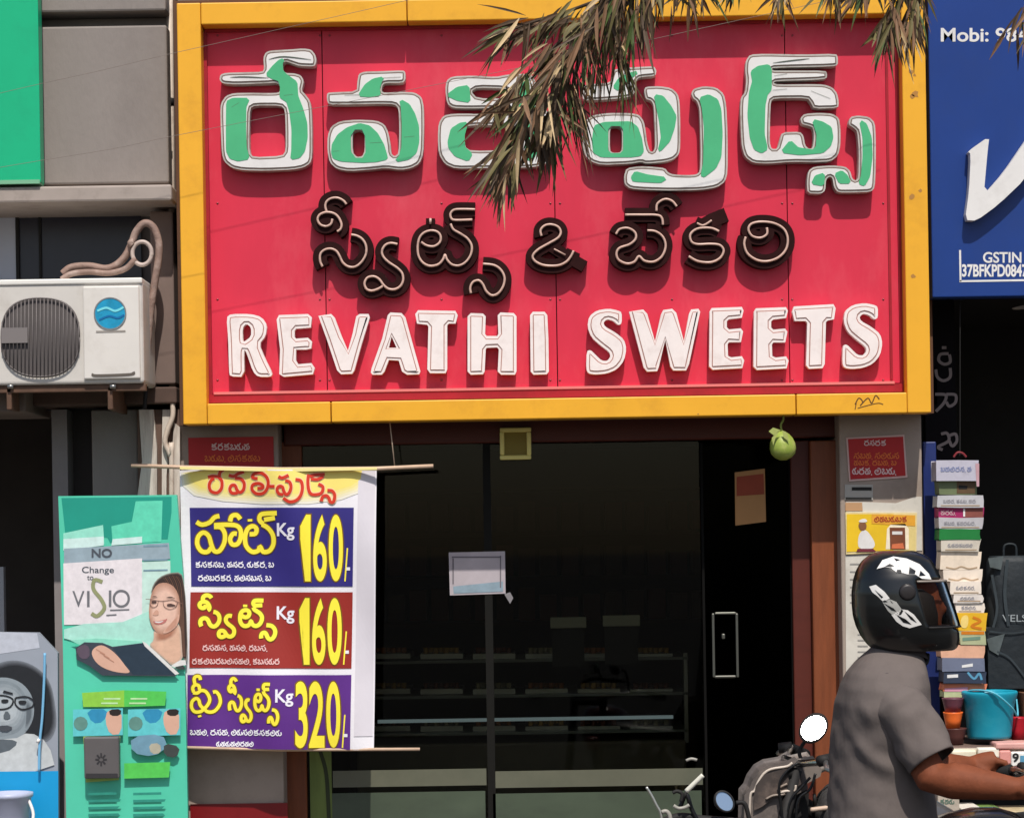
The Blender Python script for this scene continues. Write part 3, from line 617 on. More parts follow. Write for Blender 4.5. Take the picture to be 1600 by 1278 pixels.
title = [[(200,118),(240,108),(290,112)], [(290,112),(322,150),(320,215),(280,255),(225,240),(210,190),(228,145),(255,128)], [(300,110),(308,72),(338,50)],
 [(385,100),(430,108),(470,85),(520,68)], [(440,125),(490,130),(522,170),(515,228),(482,252),(457,228),(440,190),(410,190),(394,222),(410,256),(450,258),(475,242)],
 [(645,130),(600,120),(610,90),(670,78),(722,110),(742,162),(730,222),(690,262),(630,262),(593,226),(602,185),(650,172),(690,190),(688,214),(642,216)], [(752,200),(800,200)],
 [(835,112),(870,125),(925,100)], [(895,148),(932,160),(947,202),(932,255),(902,272),(882,240),(870,205),(840,200),(822,230),(840,266),(878,272)], [(985,138),(1032,150),(1047,210),(1032,280),(990,326),(930,336),(878,302)],
 [(1100,92),(1094,150),(1100,220),(1122,266),(1170,272),(1216,255),(1226,202),(1186,178)], [(1110,108),(1160,95),(1242,92)], [(1120,132),(1180,136),(1230,108)], [(1212,332),(1225,292),(1255,280),(1280,302),(1292,336),(1320,336),(1332,280),(1310,240),(1266,234)]]
tr_ = mat('banner_title_red', (206, 52, 30), 0.5)
for i, st in enumerate(title): b.ribbon(zm(st, *T5), 7.6, e - 0.001, mat('banner_title_edge', (240, 204, 160), 0.5), n=4); b.ribbon(zm(st, *T5), 4.8, e - 0.0022 - 0.0001 * i, tr_, n=4)
boxes = [([(295, 793), (553, 793), (551, 916), (298, 916)], bl), ([(297, 925), (551, 925), (549, 1044), (296, 1043)], rd), ([(293, 1054), (549, 1054), (547, 1171), (291, 1168)], pu)]
for pts, m in boxes: b.flat(pts, e, m)
HOT = [[(90,515),(140,540),(210,520),(255,475),(300,463)], [(250,560),(312,565),(347,620),(342,700),(300,772),(252,776),(225,720),(200,640),(150,610),(104,650),(98,720),(135,777),(190,782),(222,745)],
 [(250,545),(350,540),(450,548),(488,590),(488,660),(460,712),(414,716),(394,670),(420,622),(455,622)], [(395,512),(410,465),(455,455),(487,492)],
 [(568,625),(620,620),(630,575),(595,553),(550,580),(528,650),(538,730),(590,782),(645,772),(662,735),(690,782),(748,772),(784,710),(778,630),(735,570),(680,538)], [(818,438),(700,443),(664,460),(660,502),(692,532)], [(700,497),(800,480)], [(572,490),(573,512)]]
GHEE = [[(110,322),(98,262),(130,220),(180,230),(192,284)], [(130,215),(118,140),(140,103),(190,103),(204,152)], [(100,328),(160,332),(210,298),(270,308),(312,360),(332,430),(302,500),(252,545),(200,500),(180,430),(140,408),(88,450),(78,530),(120,592),(200,592),(256,552)], [(256,552),(300,592),(380,592),(442,540),(478,460),(462,370),(420,318),(376,322)], [(188,640),(196,668)]]
T6 = (290, 1045, 8.889)
def remap(strokes, sx0, sy0, sx1, sy1, l, t, r, bb): return [[(l + (x - sx0) / (sx1 - sx0) * (r - l), t + (y - sy0) / (sy1 - sy0) * (bb - t)) for x, y in st] for st in strokes]
words = [([zm(s_, *T5) for s_ in HOT], 7.0), (remap(SWEETS, 120, 90, 1455, 790, 311, 930, 430, 999), 6.4), ([zm(s_, *T6) for s_ in GHEE], 5.2), (remap(SWEETS, 120, 90, 1455, 790, 357, 1060, 435, 1131), 5.2)]
for strokes, wd in words:
    for i, st in enumerate(strokes): b.ribbon(st, wd + 3, e - 0.0010 - 0.00008 * i, bo, n=4)
    for i, st in enumerate(strokes): b.ribbon(st, wd, e - 0.0024 - 0.00008 * i, by, n=4)
for k, (num, t, bb) in enumerate((('160', 804, 908), ('160', 934, 1038), ('320', 1064, 1168))):
    dx = -2 * k
    for j, ch in enumerate(num):
        l = (469, 490, 514)[j] + dx; r = (485, 511, 536)[j] + dx
        if ch in '32': l -= 3
        if ch == '1':
            one = lambda g: [(470 + dx - g, t + 18), (479 + dx, t - g), (486 + dx + g, t - g), (486 + dx + g, bb + g), (477 + dx - g, bb + g), (477 + dx - g, t + 30), (470 + dx - g, t + 38 + g)]
            b.flat(one(2), e - 0.001, bo); b.flat(one(0), e - 0.0024, by); continue
        text(b, ch, l - 2, t - 2, r + 2, bb + 2, e, bo, 0.03, depth=0.001); text(b, ch, l, t, r, bb, e, by, 0.02, depth=0.0024)
    b.ribbon([(543 + dx, bb - 52), (539 + dx, bb)], 2.2, e - 0.002, by); b.flat([(541 + dx, bb - 22), (547 + dx, bb - 22), (547 + dx, bb - 17), (541 + dx, bb - 17)], e - 0.002, bw)
    t0 = (817, 947, 1076)[k]; text(b, 'Kg', 433 - k, t0, 461 - k, t0 + 27, e, bw, 0.022, depth=0.002)
sm = 1.7
squiggle(b, 304, 434, 882, 9.5, e - 0.002, bw, sm, 11, 0.15); squiggle(b, 308, 432, 903, 9.5, e - 0.002, bw, sm, 12, 0.12)
squiggle(b, 316, 420, 1012, 9.5, e - 0.002, mat('banner_pink', (226, 180, 176), 0.5), sm, 13, 0.2); squiggle(b, 300, 438, 1033, 9.5, e - 0.002, mat('banner_pink', (226, 180, 176), 0.5), sm, 14, 0.1)
squiggle(b, 296, 444, 1144, 9.5, e - 0.002, bw, sm, 15, 0.12); squiggle(b, 338, 400, 1162, 8, e - 0.002, bw, sm, 16, 0.1)
b.flat([(560, 735), (586, 734), (582, 1150), (553, 1150)], e, mat('banner_margin', (214, 208, 214), 0.6, var=0.05))
b.finish('banner_sheet', ban)
a = MB(); wood = mat('rod_wood', (206, 176, 150), 0.6, var=0.2, scale=10)
a.tube([P(205, 727, YB - 0.012), P(285, 730, YB - 0.012), P(440, 733, YB - 0.012), P(590, 732, YB - 0.012), P(677, 728, YB - 0.012)], 0.0075, wood); a.build('rod', ban)
a = MB(); a.tube([P(270, 1167, YB + 0.004), P(440, 1171, YB + 0.004), P(656, 1170, YB + 0.004)], 0.006, wood); a.build('rod', ban)
a = MB(); a.tube([P(607, 640, YB + 0.02), P(617, 731, YB - 0.004)], 0.0022, mat('string', (170, 150, 130), 0.8)); a.build('string', ban)
a = MB(); a.flat([(281, 733), (440, 737), (589, 734), (589, 730), (440, 731), (281, 729)], YB - 0.0215, mat('banner_hem', (240, 226, 150), 0.6)); a.build('hem', ban)

# ------------------------------------------------------------------ neighbouring building on the left
YW = 0.12                                       # upper wall face
lb = thing('grey_building', (P(100, 1560, 0.5).x, 0.5, 0.28), 'grey rendered building with ledge and air conditioner left of the red sign', 'building')
xl = -3.6
a = MB()
xr = P(262, 150, YW).x
a.box(xl, xr, YW, 0.9, P(150, 288, YW).z, P(150, 41, YW).z, wall_grey)
a.box(xl, xr, YW + 0.10, 0.9, P(150, 41, YW).z, P(150, 20, YW).z, wall_grey)
a.box(xl, xr, YW - 0.015, 0.9, P(150, 20, YW).z, 6.2, wall_grey); a.build('upper_wall', lb, bevel=0.008)
a = MB(); YK = -0.01
a.box(xl, P(268, 300, YK).x, YK, 0.9, P(150, 315, YK).z, P(150, 290, YK).z, ledge_m); a.build('ledge', lb, bevel=0.008)
YR = 0.42                                       # recess behind the air conditioner
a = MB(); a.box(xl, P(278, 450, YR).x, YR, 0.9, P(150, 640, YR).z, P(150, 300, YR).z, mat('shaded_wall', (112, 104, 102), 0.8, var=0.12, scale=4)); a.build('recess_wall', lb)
a = MB(); a.pbox(28, 322, 222, 640, YR - 0.02, YR - 0.002, mat('dark_blue_glass', (52, 52, 62), 0.25, var=0.1)); w_ = a.build('window', lb)
a = MB(); a.pbox(26, 322, 31, 640, YR - 0.035, YR - 0.02, soot); a.pbox(62, 322, 66, 640, YR - 0.03, YR - 0.02, soot); a.pbox(26, 318, 222, 324, YR - 0.035, YR - 0.02, soot); a.build('frame', w_)
a = MB(); a.pbox(-120, 328, 26, 640, YR - 0.03, YR - 0.002, mat('pale_shutter', (186, 190, 202), 0.5, var=0.08, scale=3)); a.build('shutter', lb)
a = MB(); a.pbox(236, 330, 272, 600, 0.16, 0.5, mat('brown_grey_wall', (122, 104, 96), 0.8, var=0.15, scale=4)); a.build('pilaster', lb, bevel=0.006)
a = MB(); a.pbox(40, 606, 276, 632, 0.14, 0.5, mat('slab_brown', (84, 66, 58), 0.8, var=0.25, scale=6)); a.pbox(-300, 600, 40, 646, 0.0, 0.5, mat('slab_grey', (112, 100, 92), 0.8, var=0.2)); a.build('slab', lb, bevel=0.006)
# ground-floor: dark shop on the left, grey piers
YD = 0.30
a = MB(); a.pbox(88, 640, 112, 1600, YD, 0.9, mat('pier_pale', (140, 132, 130), 0.7, var=0.15, scale=5)); a.pbox(112, 640, 150, 1600, YD + 0.12, 0.9, mat('pier_dark', (58, 50, 48), 0.7, var=0.2)); a.build('pier', lb)
a = MB(); a.pbox(150, 640, 222, 1600, YD - 0.02, 0.9, wall_grey); a.build('pier', lb, bevel=0.006)
YV_ = 0.17
a = MB(); gwm = mat('streaked_wall', (206, 196, 184), 0.8, var=0.2, scale=9, stretch=(7, 1, 0.5), dirt=(120, 98, 84), dscale=6, damt=0.8)
a.pbox(222, 640, 288, 1600, YV_ + .02, 0.9, mat('brown_streak', (104, 82, 70), 0.8, var=0.35, scale=12, stretch=(5, 1, 0.6)))
a.prism([(217, 640), (240, 640), (245, 700), (246, 1600), (216, 1600), (214, 780), (222, 720)], YV_, YV_ + .02, gwm); a.prism([(254, 640), (266, 640), (264, 665), (259, 690), (262, 720), (260, 745), (257, 1600), (252, 1600), (253, 700)], YV_ + .003, YV_ + .02, gwm)
a.prism([(272, 660), (281, 668), (280, 1600), (272, 1600), (268, 720)], YV_ + .003, YV_ + .02, gwm); a.build('gap_wall', lb)
a = MB(); a.box(xl, P(90, 900, 2.5).x, 2.5, 2.6, 0.28, 2.7, dark_in); a.box(xl, P(88, 900, 0.9).x, 0.9, 2.5, 2.48, 2.6, dark_in); a.box(P(88, 900, 0.9).x, P(88, 900, 0.9).x + 0.05, 0.9, 2.5, 0.28, 2.5, dark_in); a.build('inner_wall', lb)
a = MB(); a.pbox(-60, 886, 6, 990, 0.6, 0.64, mat('inner_card', (170, 170, 172), 0.6)); tag(a.build('wall_card'), 'pale card at the picture edge inside the dark left shop', 'card')
# green sign at top-left
gs = thing('green_signboard', P(20, 290, 0.0), 'plain bright green signboard above the air conditioner', 'signboard')
a = MB(); a.pbox(-330, -60, 61, 288, -0.02, 0.05, mat('green_sign', (20, 176, 124), 0.4, var=0.06, scale=2.5, dirt=(24, 150, 110), dscale=4, damt=0.5)); a.build('panel', gs, bevel=0.003)
a = MB(); a.pbox(-330, 284, 62, 290, -0.024, 0.05, mat('green_edge', (120, 176, 140), 0.5)); a.build('edge', gs)
# drain pipe in the gap
dp = thing('drain_pipe', P(268, 720, 0.2), 'beige drain pipe running down the gap between grey wall and yellow sign frame', 'pipe')
a = MB(); pvc = mat('pvc', (206, 190, 174), 0.45, var=0.15, scale=9, dirt=(120, 95, 80), dscale=11, damt=0.7)
a.tube([P(264, -40, 0.22), P(268, 300, 0.22), P(269, 620, 0.22)], 0.013, pvc); a.ptube([(269, 620), (270, 650), (262, 672), (258, 692), (266, 712), (268, 740), (267, 1300)], 0.010, 0.155, pvc); a.build('pipe', dp)
a = MB()
for y in (160, 243): a.tube([P(265, y - 6, 0.22), P(265, y + 6, 0.22)], 0.017, soot)
a.build('clamp', dp)
a = MB(); a.pbox(262, 0, 280, 700, 0.28, 0.5, mat('gap_brown', (96, 76, 66), 0.8, var=0.3, scale=8)); tag(a.build('brick_strip'), 'brown strip of bare wall in the gap beside the sign frame', 'wall')

# air conditioner
YA = -0.16
ac = thing('air_conditioner', P(110, 600, 0.0), 'white outdoor air conditioner unit with dark round fan grille and blue badge', 'air conditioner')
acw = mat('ac_casing', (206, 200, 192), 0.45, var=0.07, scale=5, dirt=(150, 138, 124), dscale=6, damt=0.4)
a = MB(); a.pbox(-70, 440, 224, 601, YA + 0.006, 0.14, acw); a.build('casing', ac, bevel=0.012, seg=3)
a = MB(); a.pbox(130, 447, 218, 592, YA - 0.006, YA + 0.006, mat('ac_panel', (218, 212, 204), 0.4, var=0.05, dirt=(170, 160, 146), dscale=7, damt=0.3)); a.build('front_panel', ac, bevel=0.005)
a = MB(); a.pbox(-74, 436, 222, 445, YA, 0.15, mat('ac_lid', (226, 222, 214), 0.4, var=0.05)); a.build('lid', ac, bevel=0.005)
a = MB(); cx, cy = 63, 527; gr = mat('grille_dark', (104, 97, 95), 0.5, var=0.2, scale=18, stretch=(5, 1, 0.5))
def sq(r, k, t): 
    c, s = math.cos(t), math.sin(t); q = (abs(c) ** k + abs(s) ** k) ** (-1 / k); return (cx + r * c * q, cy + r * s * q)
a.flat([sq(62, 2.6, 2 * math.pi * i / 48) for i in range(48)], YA + 0.004, mat('fan_void', (90, 84, 83), 0.6, var=0.2)); a.build('fan_opening', ac)
a = MB()
for i in range(-10, 11):
    x = cx + i * 6; h = 60 * math.sqrt(max(0, 1 - (abs(i * 6) / 64.0) ** 2.6)); a.tube([P(x, cy - h, YA - 0.006), P(x, cy + h, YA - 0.006)], 0.0022, gr, 6)
for r in (61,): a.tube([P(*sq(r, 2.5, 2 * math.pi * i / 40), YA - 0.004) for i in range(41)], 0.003, gr, 6)
a.build('grille', ac)
a = MB(); a.pbox(2, 512, 43, 536, YA - 0.0095, YA - 0.0085, mat('grille_label', (122, 115, 113), 0.5)); a.build('label_plate', ac)
a = MB(); c0 = (172, 490)
a.prism([(c0[0] + 24 * math.cos(t), c0[1] + 24 * math.sin(t)) for t in [k * math.pi / 16 for k in range(32)]], YA - 0.0085, YA - 0.006, mat('badge_blue', (32, 150, 190), 0.3, var=0.3, scale=25))
a.ribbon([(152, 486), (166, 481), (180, 486), (193, 480)], 3.5, YA - 0.010, mat('badge_pale', (120, 214, 224), 0.3)); a.ribbon([(155, 500), (170, 494), (184, 497), (194, 492)], 3, YA - 0.010, mat('badge_deep', (16, 104, 160), 0.3))
a.ribbon([(172 + 24.5 * math.cos(t), 490 + 24.5 * math.sin(t)) for t in [k * math.pi / 12 for k in range(25)]], 2.0, YA - 0.0095, alu, n=2)
a.flat([(150, 517), (196, 516), (196, 519), (150, 520)], YA - 0.0072, mat('badge_text', (150, 142, 134), 0.5)); a.build('badge', ac)
a = MB(); a.ribbon([(146, 584), (150, 587), (204, 585), (208, 581)], 4.5, YA - 0.0072, mat('slot_dark', (96, 88, 80), 0.6)); a.build('handle_slot', ac)
a = MB(); brm = mat('rusty_bracket', (96, 70, 54), 0.7, var=0.35, scale=14)
a.pbox(-70, 602, 228, 613, YA + 0.02, YA + 0.05, brm); a.pbox(10, 604, 18, 640, YA + 0.02, 0.2, brm); a.pbox(168, 604, 176, 640, YA + 0.02, 0.2, brm); a.build('bracket', ac, bevel=0.003)
a = MB()
for x in (12, 172): a.tube([P(x, 604, YA + 0.012), P(x + 9, 604, YA + 0.012)], 0.009, alu, 6)
a.build('bolt', ac)
# insulated pipes looping beside it
ip = thing('insulated_pipe', P(220, 440, 0.02), 'wrapped brown refrigerant pipes looping above the air conditioner', 'pipe')
wrap = mat('pipe_wrap', (142, 116, 104), 0.65, var=0.3, scale=22, bump=0.4, bscale=50, dirt=(196, 176, 164), dscale=12, damt=0.6)
a = MB()
a.ptube([(98, 428), (112, 418), (140, 416), (165, 420), (182, 414), (196, 400), (206, 380), (213, 362), (226, 349), (240, 356), (248, 380), (247, 410), (242, 440), (236, 480), (232, 520), (230, 555)], 0.014, 0.02, wrap)
a.build('pipe', ip)
a = MB(); a.ptube([(96, 437), (112, 428), (140, 425), (170, 427), (196, 420), (212, 404)], 0.011, 0.0, wrap); a.build('pipe', ip)
a = MB(); a.ptube([(222 + 15 * math.cos(t), 396 + 18 * math.sin(t)) for t in [k * 0.5 for k in range(14)]], 0.008, 0.0, mat('coil_pale', (186, 168, 158), 0.5, var=0.2, scale=20)); a.build('coil', ip)
a = MB(); a.ptube([(207, 384), (204, 380), (209, 378)], 0.013, 0.0, wrap); a.ptube([(231, 545), (233, 570), (229, 600), (226, 640)], 0.008, 0.03, soot); a.build('tape', ip)

# ------------------------------------------------------------------ teal standee poster
YT = 0.02
st = thing('standee_poster', P(190, 1560, YT), 'teal eyewear advertising board with a smiling woman holding a tablet', 'poster board')
teal = mat('poster_teal', (84, 200, 168), 0.45, var=0.12, scale=2.0)
b = MB(); OUT = [(91, 775), (276, 773), (286, 900), (300, 1600), (110, 1600), (98, 1000)]
b.prism(OUT, YT, YT + 0.03, teal)
lay = [0]
def pr(pts, m, sm_=0):
    lay[0] += 1; b.flat(chaikin(pts, sm_) if sm_ else pts, YT - 0.0006 - lay[0] * 0.00025, m)
def prs(pts, c0, c1, sm_=1, n=5, grow=1.10, shrink=.90):
    """a printed patch whose colour fades from c0 at its edge to c1 inside"""
    q = chaikin(pts, sm_); cx_ = sum(p[0] for p in q) / len(q); cy_ = sum(p[1] for p in q) / len(q)
    for i in range(n):
        f = i / (n - 1); g_ = grow + (shrink - grow) * f; c = tuple(int(u + (v - u) * f) for u, v in zip(c0, c1))
        pr([(cx_ + (x - cx_) * g_, cy_ + (y - cy_) * g_) for x, y in q], mat('soft_%d_%d_%d' % c, c, .5))
pr([(96, 778), (268, 776), (268, 800), (262, 842), (184, 842), (180, 848), (172, 848), (168, 840), (102, 834)], mat('poster_deep_teal', (32, 150, 130), 0.45, var=0.08))
pr([(212, 783), (254, 782), (252, 846), (176, 850), (174, 822), (206, 815)], mat('poster_mint', (98, 212, 178), 0.45))
pr([(99, 833), (161, 820), (163, 850), (99, 857)], mat('poster_mint_pale', (150, 222, 200), 0.45)); pr([(99, 842), (162, 838), (162, 852), (99, 860)], mat('poster_pale', (206, 232, 226), 0.45))
pr([(176, 842), (222, 838), (222, 848), (174, 852)], mat('poster_pale', (206, 232, 226), 0.45))
pr([(100, 857), (264, 848), (266, 873), (100, 881)], mat('poster_grey_blue', (150, 168, 178), 0.45))
pr([(222, 878), (266, 876), (268, 968), (222, 972)], mat('poster_pale_mint', (196, 226, 214), 0.45))
pr([(99, 880), (222, 872), (222, 960), (212, 974), (100, 976)], mat('poster_white', (228, 220, 222), 0.45))
for y in (852, 874, 890): pr([(224, y), (262, y - 1), (262, y + 1.5), (224, y + 2.5)], mat('poster_line', (120, 150, 164), 0.5))
tk = mat('poster_text', (78, 84, 92), 0.5); lay[0] += 1
text(b, 'NO', 143, 857, 175, 871, YT - 0.0006 - lay[0] * 0.00025, tk, 0.03); text(b, 'Change', 128, 885, 178, 898, YT - 0.0006 - lay[0] * 0.00025, tk, 0.01); text(b, 'to', 136, 899, 146, 906, YT - 0.0006 - lay[0] * 0.00025, tk, 0.01)
for ch, l, r, t, bb in (('V', 113, 132, 923, 948), ('I', 136, 140, 923, 948), ('I', 170, 174, 922, 948), ('O', 176, 203, 921, 949)): text(b, ch, l, t, r, bb, YT - 0.0006 - lay[0] * 0.00025, mat('poster_logo', (112, 112, 116), 0.5), 0.0)
b.ribbon([(160, 909), (148, 906), (146, 920), (158, 936), (163, 950), (152, 962), (143, 958)], 6, YT - 0.001 - lay[0] * 0.00025, mat('poster_olive', (146, 150, 108), 0.5))
b.ribbon([(172, 953), (202, 952)], 2, YT - 0.001 - lay[0] * 0.00025, mat('poster_logo', (112, 112, 116), 0.5)); b.ribbon([(166, 961), (182, 960)], 2, YT - 0.001 - lay[0] * 0.00025, mat('poster_logo', (112, 112, 116), 0.5))
hair = mat('print_hair', (44, 36, 34), 0.5); sk = mat('print_skin', (212, 168, 146), 0.5, var=0.08, scale=14); skd = mat('print_skin_shade', (186, 134, 112), 0.5)
lay[0] += 2
WZ = (210, 880, 6.722); W_ = lambda pts: zm(pts, *WZ)
pr([(222, 970), (285, 900), (290, 1060), (236, 1012), (100, 1004), (100, 976)], mat('print_mint_haze', (170, 222, 206), 0.5), 1)
prs(W_([(175,330),(200,225),(265,150),(360,108),(490,98),(515,200),(540,400),(560,1010),(505,1010),(490,700),(470,400),(420,250),(320,190),(235,225)]), (150, 150, 138), (58, 44, 40), 1, 4, 1.03, .96)
for k in range(9): lay[0] += 1; b.ribbon(W_([(300 + 20 * k, 125 + abs(k - 5) * 5), (330 + 22 * k, 190 + k * 4), (400 + 14 * k, 320 + k * 6), (455 + 8 * k, 520), (485 + 5 * k, 760), (505 + 4 * k, 980)]), 1.1, YT - 0.0006 - lay[0] * 0.00025, mat('print_hair_light', (112, 80, 64), 0.5) if k % 2 else mat('print_hair_mid', (84, 62, 52), 0.5), n=4)
prs(W_([(205,690),(330,720),(450,630),(485,690),(492,850),(505,1015),(400,1075),(300,985),(200,905),(160,850),(208,810)]), (200, 176, 158), (218, 176, 150), 1, 4, 1.03, .9)
prs(W_([(215,715),(330,735),(455,655),(430,745),(350,800),(250,820),(212,800)]), (212, 168, 144), (170, 116, 92), 1, 5, 1.05, .6)
prs(W_([(162,400),(188,300),(240,222),(320,203),(400,233),(455,310),(478,430),(476,560),(455,640),(400,700),(330,738),(268,738),(215,702),(178,640),(152,540)]), (186, 140, 118), (228, 188, 168), 1, 6, 1.02, .72)
prs(W_([(370,640),(440,560),(474,520),(460,640),(400,702),(330,736),(290,730)]), (216, 172, 150), (198, 148, 126), 1, 3, 1.0, .7)
pr(W_([(192,600),(250,606),(318,590),(350,576),(325,622),(270,645),(215,636)]), mat('print_lip', (192, 118, 110), 0.5), 1); pr(W_([(205,606),(260,612),(318,598),(270,626),(225,622)]), white, 1)
pr(W_([(232,480),(258,510),(250,545),(205,548),(190,530)]), mat('print_cheek', (208, 160, 138), 0.5), 1)
gls = mat('print_glasses', (120, 92, 84), 0.5)
for q in ([(118,374),(180,378),(250,392),(310,394),(400,384),(468,410),(500,420)], [(165,382),(168,440),(205,462),(240,440),(250,394)], [(300,398),(315,455),(370,480),(430,460),(455,408)]): lay[0] += 1; b.ribbon(W_(q), 0.9, YT - 0.0006 - lay[0] * 0.00025, gls, n=4)
pr(W_([(172,398),(205,390),(238,402),(225,418),(190,418)]), mat('print_eye', (84, 62, 56), 0.5), 1); pr(W_([(335,432),(375,418),(420,432),(440,445),(390,450),(350,448)]), mat('print_eye', (84, 62, 56), 0.5), 1)
pr(W_([(172,352),(215,340),(250,356),(215,352)]), hair, 1); pr(W_([(320,362),(380,344),(440,372),(380,358)]), hair, 1)
pr(W_([(380,1075),(480,1015),(535,1015),(545,1065),(430,1090)]), mat('print_white', (222, 220, 216), 0.5)); pr(W_([(430,1085),(515,1068),(535,1112),(460,1112)]), mat('print_dark', (62, 68, 66), 0.5))
pr([(110, 1000), (150, 997), (226, 1002), (228, 1022), (150, 1020)], mat('print_mint_blur', (140, 214, 190), 0.5))
pr([(118, 1012), (132, 1003), (160, 1004), (176, 1010), (224, 1004), (276, 1052), (276, 1056), (160, 1055), (140, 1040), (120, 1030)], mat('print_tablet_edge', (60, 66, 76), 0.5))
pr([(176, 1012), (224, 1004), (276, 1054), (208, 1054)], mat('print_tablet', (44, 58, 72), 0.4)); pr([(222, 1001), (228, 1004), (280, 1052), (274, 1054), (226, 1009)], mat('print_white', (222, 220, 216), 0.5))
pr([(142, 1016), (156, 1006), (170, 1012), (184, 1024), (196, 1040), (206, 1052), (180, 1050), (158, 1042), (146, 1030)], sk, 2); pr([(118, 1014), (130, 1006), (140, 1010), (140, 1028), (126, 1030)], mat('print_plum', (92, 78, 92), 0.5), 1)
for k in range(3): lay[0] += 1; b.ribbon([(150 + 6 * k, 1014 + 5 * k), (164 + 7 * k, 1022 + 6 * k)], 1.2, YT - 0.0006 - lay[0] * 0.00025, skd)
pr([(128, 1082), (194, 1078), (194, 1104), (130, 1104)], mat('print_lime', (140, 200, 70), 0.5)); pr([(194, 1078), (260, 1080), (258, 1102), (194, 1104)], mat('print_green', (84, 196, 84), 0.5))
for l, t in ((162, 1090), (158, 1097), (204, 1090), (202, 1097)): pr([(l, t), (l + 26, t), (l + 26, t + 2.5), (l, t + 2.5)], mat('print_pale_green', (190, 226, 170), 0.5))
for l, r in ((114, 192), (200, 282)):
    pr([(l, 1108), (r, 1106), (r, 1148), (l, 1150)], mat('print_aqua', (96, 196, 200), 0.5)); pr([(l + 20, 1108), (l + 56, 1107), (l + 48, 1128), (l + 30, 1130)], mat('print_blue', (48, 140, 180), 0.5), 1)
    pr([(r - 24, 1108), (r - 2, 1108), (r - 2, 1146), (r - 20, 1148), (r - 28, 1126)], sk, 1); pr([(r - 22, 1108), (r - 2, 1107), (r - 4, 1118), (r - 20, 1118)], hair, 1)
    pr([(l + 12 + 11 * math.cos(t), 1130 + 11 * math.sin(t)) for t in [k * 0.5236 for k in range(12)]], mat('print_olive_disc', (96, 140, 130), 0.5))
pr([(204, 1150), (254, 1146), (262, 1166), (240, 1182), (206, 1176)], mat('print_steel', (110, 150, 170), 0.5), 1); pr([(232, 1162), (250, 1160), (252, 1176), (236, 1178)], mat('print_tan', (176, 170, 150), 0.5), 1); pr([(256, 1160), (282, 1166), (276, 1184), (256, 1180)], mat('print_dark', (62, 68, 66), 0.5), 1)
pr([(130, 1150), (188, 1150), (186, 1218), (134, 1222)], mat('print_lime_dull', (150, 178, 90), 0.5))
pr([(194, 1192), (266, 1190), (264, 1214), (194, 1216)], mat('print_green', (84, 196, 84), 0.5))
for k in range(6):
    for l in (138, 208): pr([(l, 1238 + k * 11), (l + 44 + (k * 7) % 9, 1237 + k * 11), (l + 44 + (k * 5) % 9, 1241 + k * 11), (l, 1242 + k * 11)], mat('print_teal_text', (46, 140, 122), 0.5))
b.build('board', st)
o = thing('dark_box', P(158, 1225, YT - 0.03), 'dark grey box with emblem fixed on the lower left of the teal board', 'box')
a = MB(); a.pbox(131, 1151, 186, 1216, YT - 0.055, YT - 0.02, mat('box_grey', (92, 88, 88), 0.5, var=0.08)); a.build('body', o, bevel=0.006)
a = MB(); em = mat('box_emblem', (52, 50, 52), 0.5)
for k in range(8):
    t = k * math.pi / 4; a.ribbon([(158 + 3 * math.cos(t), 1186 + 3 * math.sin(t)), (158 + 9 * math.cos(t), 1186 + 10 * math.sin(t))], 2.6, YT - 0.0565, em)
a.flat([(134, 1208), (184, 1208), (184, 1215), (134, 1215)], YT - 0.0562, em); a.build('emblem', o)

# grey portrait poster with a blue foot, thin tube and pale bin
pb = thing('portrait_poster', P(40, 1560, 0.0), 'black and white portrait poster of a woman in glasses with blue foot band', 'poster board')
b = MB(); b.prism([(-160, 985), (60, 988), (90, 1020), (92, 1600), (-160, 1600)], 0.0, 0.03, mat('portrait_grey', (150, 156, 166), 0.45, var=0.08)); YT0 = YT; YT = 0.0; lay = [0]
pr([(-60, 985), (58, 989), (62, 1012), (-60, 1030)], mat('portrait_pale', (186, 190, 200), 0.45))
gh = mat('portrait_hair', (38, 40, 44), 0.5); gsk = mat('portrait_skin', (140, 150, 156), 0.5, var=0.08, scale=10)
prs([(-30, 1060), (-6, 1040), (24, 1033), (54, 1042), (76, 1064), (84, 1100), (86, 1136), (72, 1158), (40, 1150), (-20, 1130)], (112, 117, 124), (36, 38, 42), 2, 5, 1.06, .92)
pr([(-40, 1070), (0, 1056), (28, 1062), (46, 1078), (54, 1100), (52, 1126), (38, 1148), (16, 1160), (-40, 1160)], gsk, 2); prs([(-40, 1080), (0, 1064), (24, 1070), (38, 1086), (42, 1108), (36, 1132), (20, 1146), (-40, 1150)], (128, 138, 144), (172, 180, 184), 2, 5, 1.08, .55); prs([(40, 1086), (52, 1100), (50, 1128), (38, 1146), (40, 1120)], (140, 150, 156), (92, 100, 106), 1, 4, 1.0, .6)
pr([(-40, 1150), (20, 1156), (46, 1142), (76, 1160), (88, 1206), (-60, 1206)], mat('portrait_white', (192, 196, 196), 0.5), 1)
pr([(-40, 1156), (16, 1154), (30, 1160), (10, 1176), (-40, 1180)], mat('portrait_shade', (90, 98, 104), 0.5), 1)
for q in ([(-20, 1088), (4, 1086), (20, 1092), (16, 1104), (0, 1108), (-20, 1104)], [(24, 1090), (40, 1088), (52, 1094), (50, 1104), (34, 1108), (24, 1100), (24, 1090)]): lay[0] += 1; b.ribbon(q, 2.6, -0.0006 - lay[0] * 0.00025, gh, n=3)
pr([(2, 1092), (14, 1092), (12, 1098), (2, 1098)], gh, 1); pr([(28, 1094), (42, 1094), (40, 1100), (30, 1100)], gh, 1); pr([(6, 1078), (20, 1082), (20, 1085), (4, 1082)], gh)
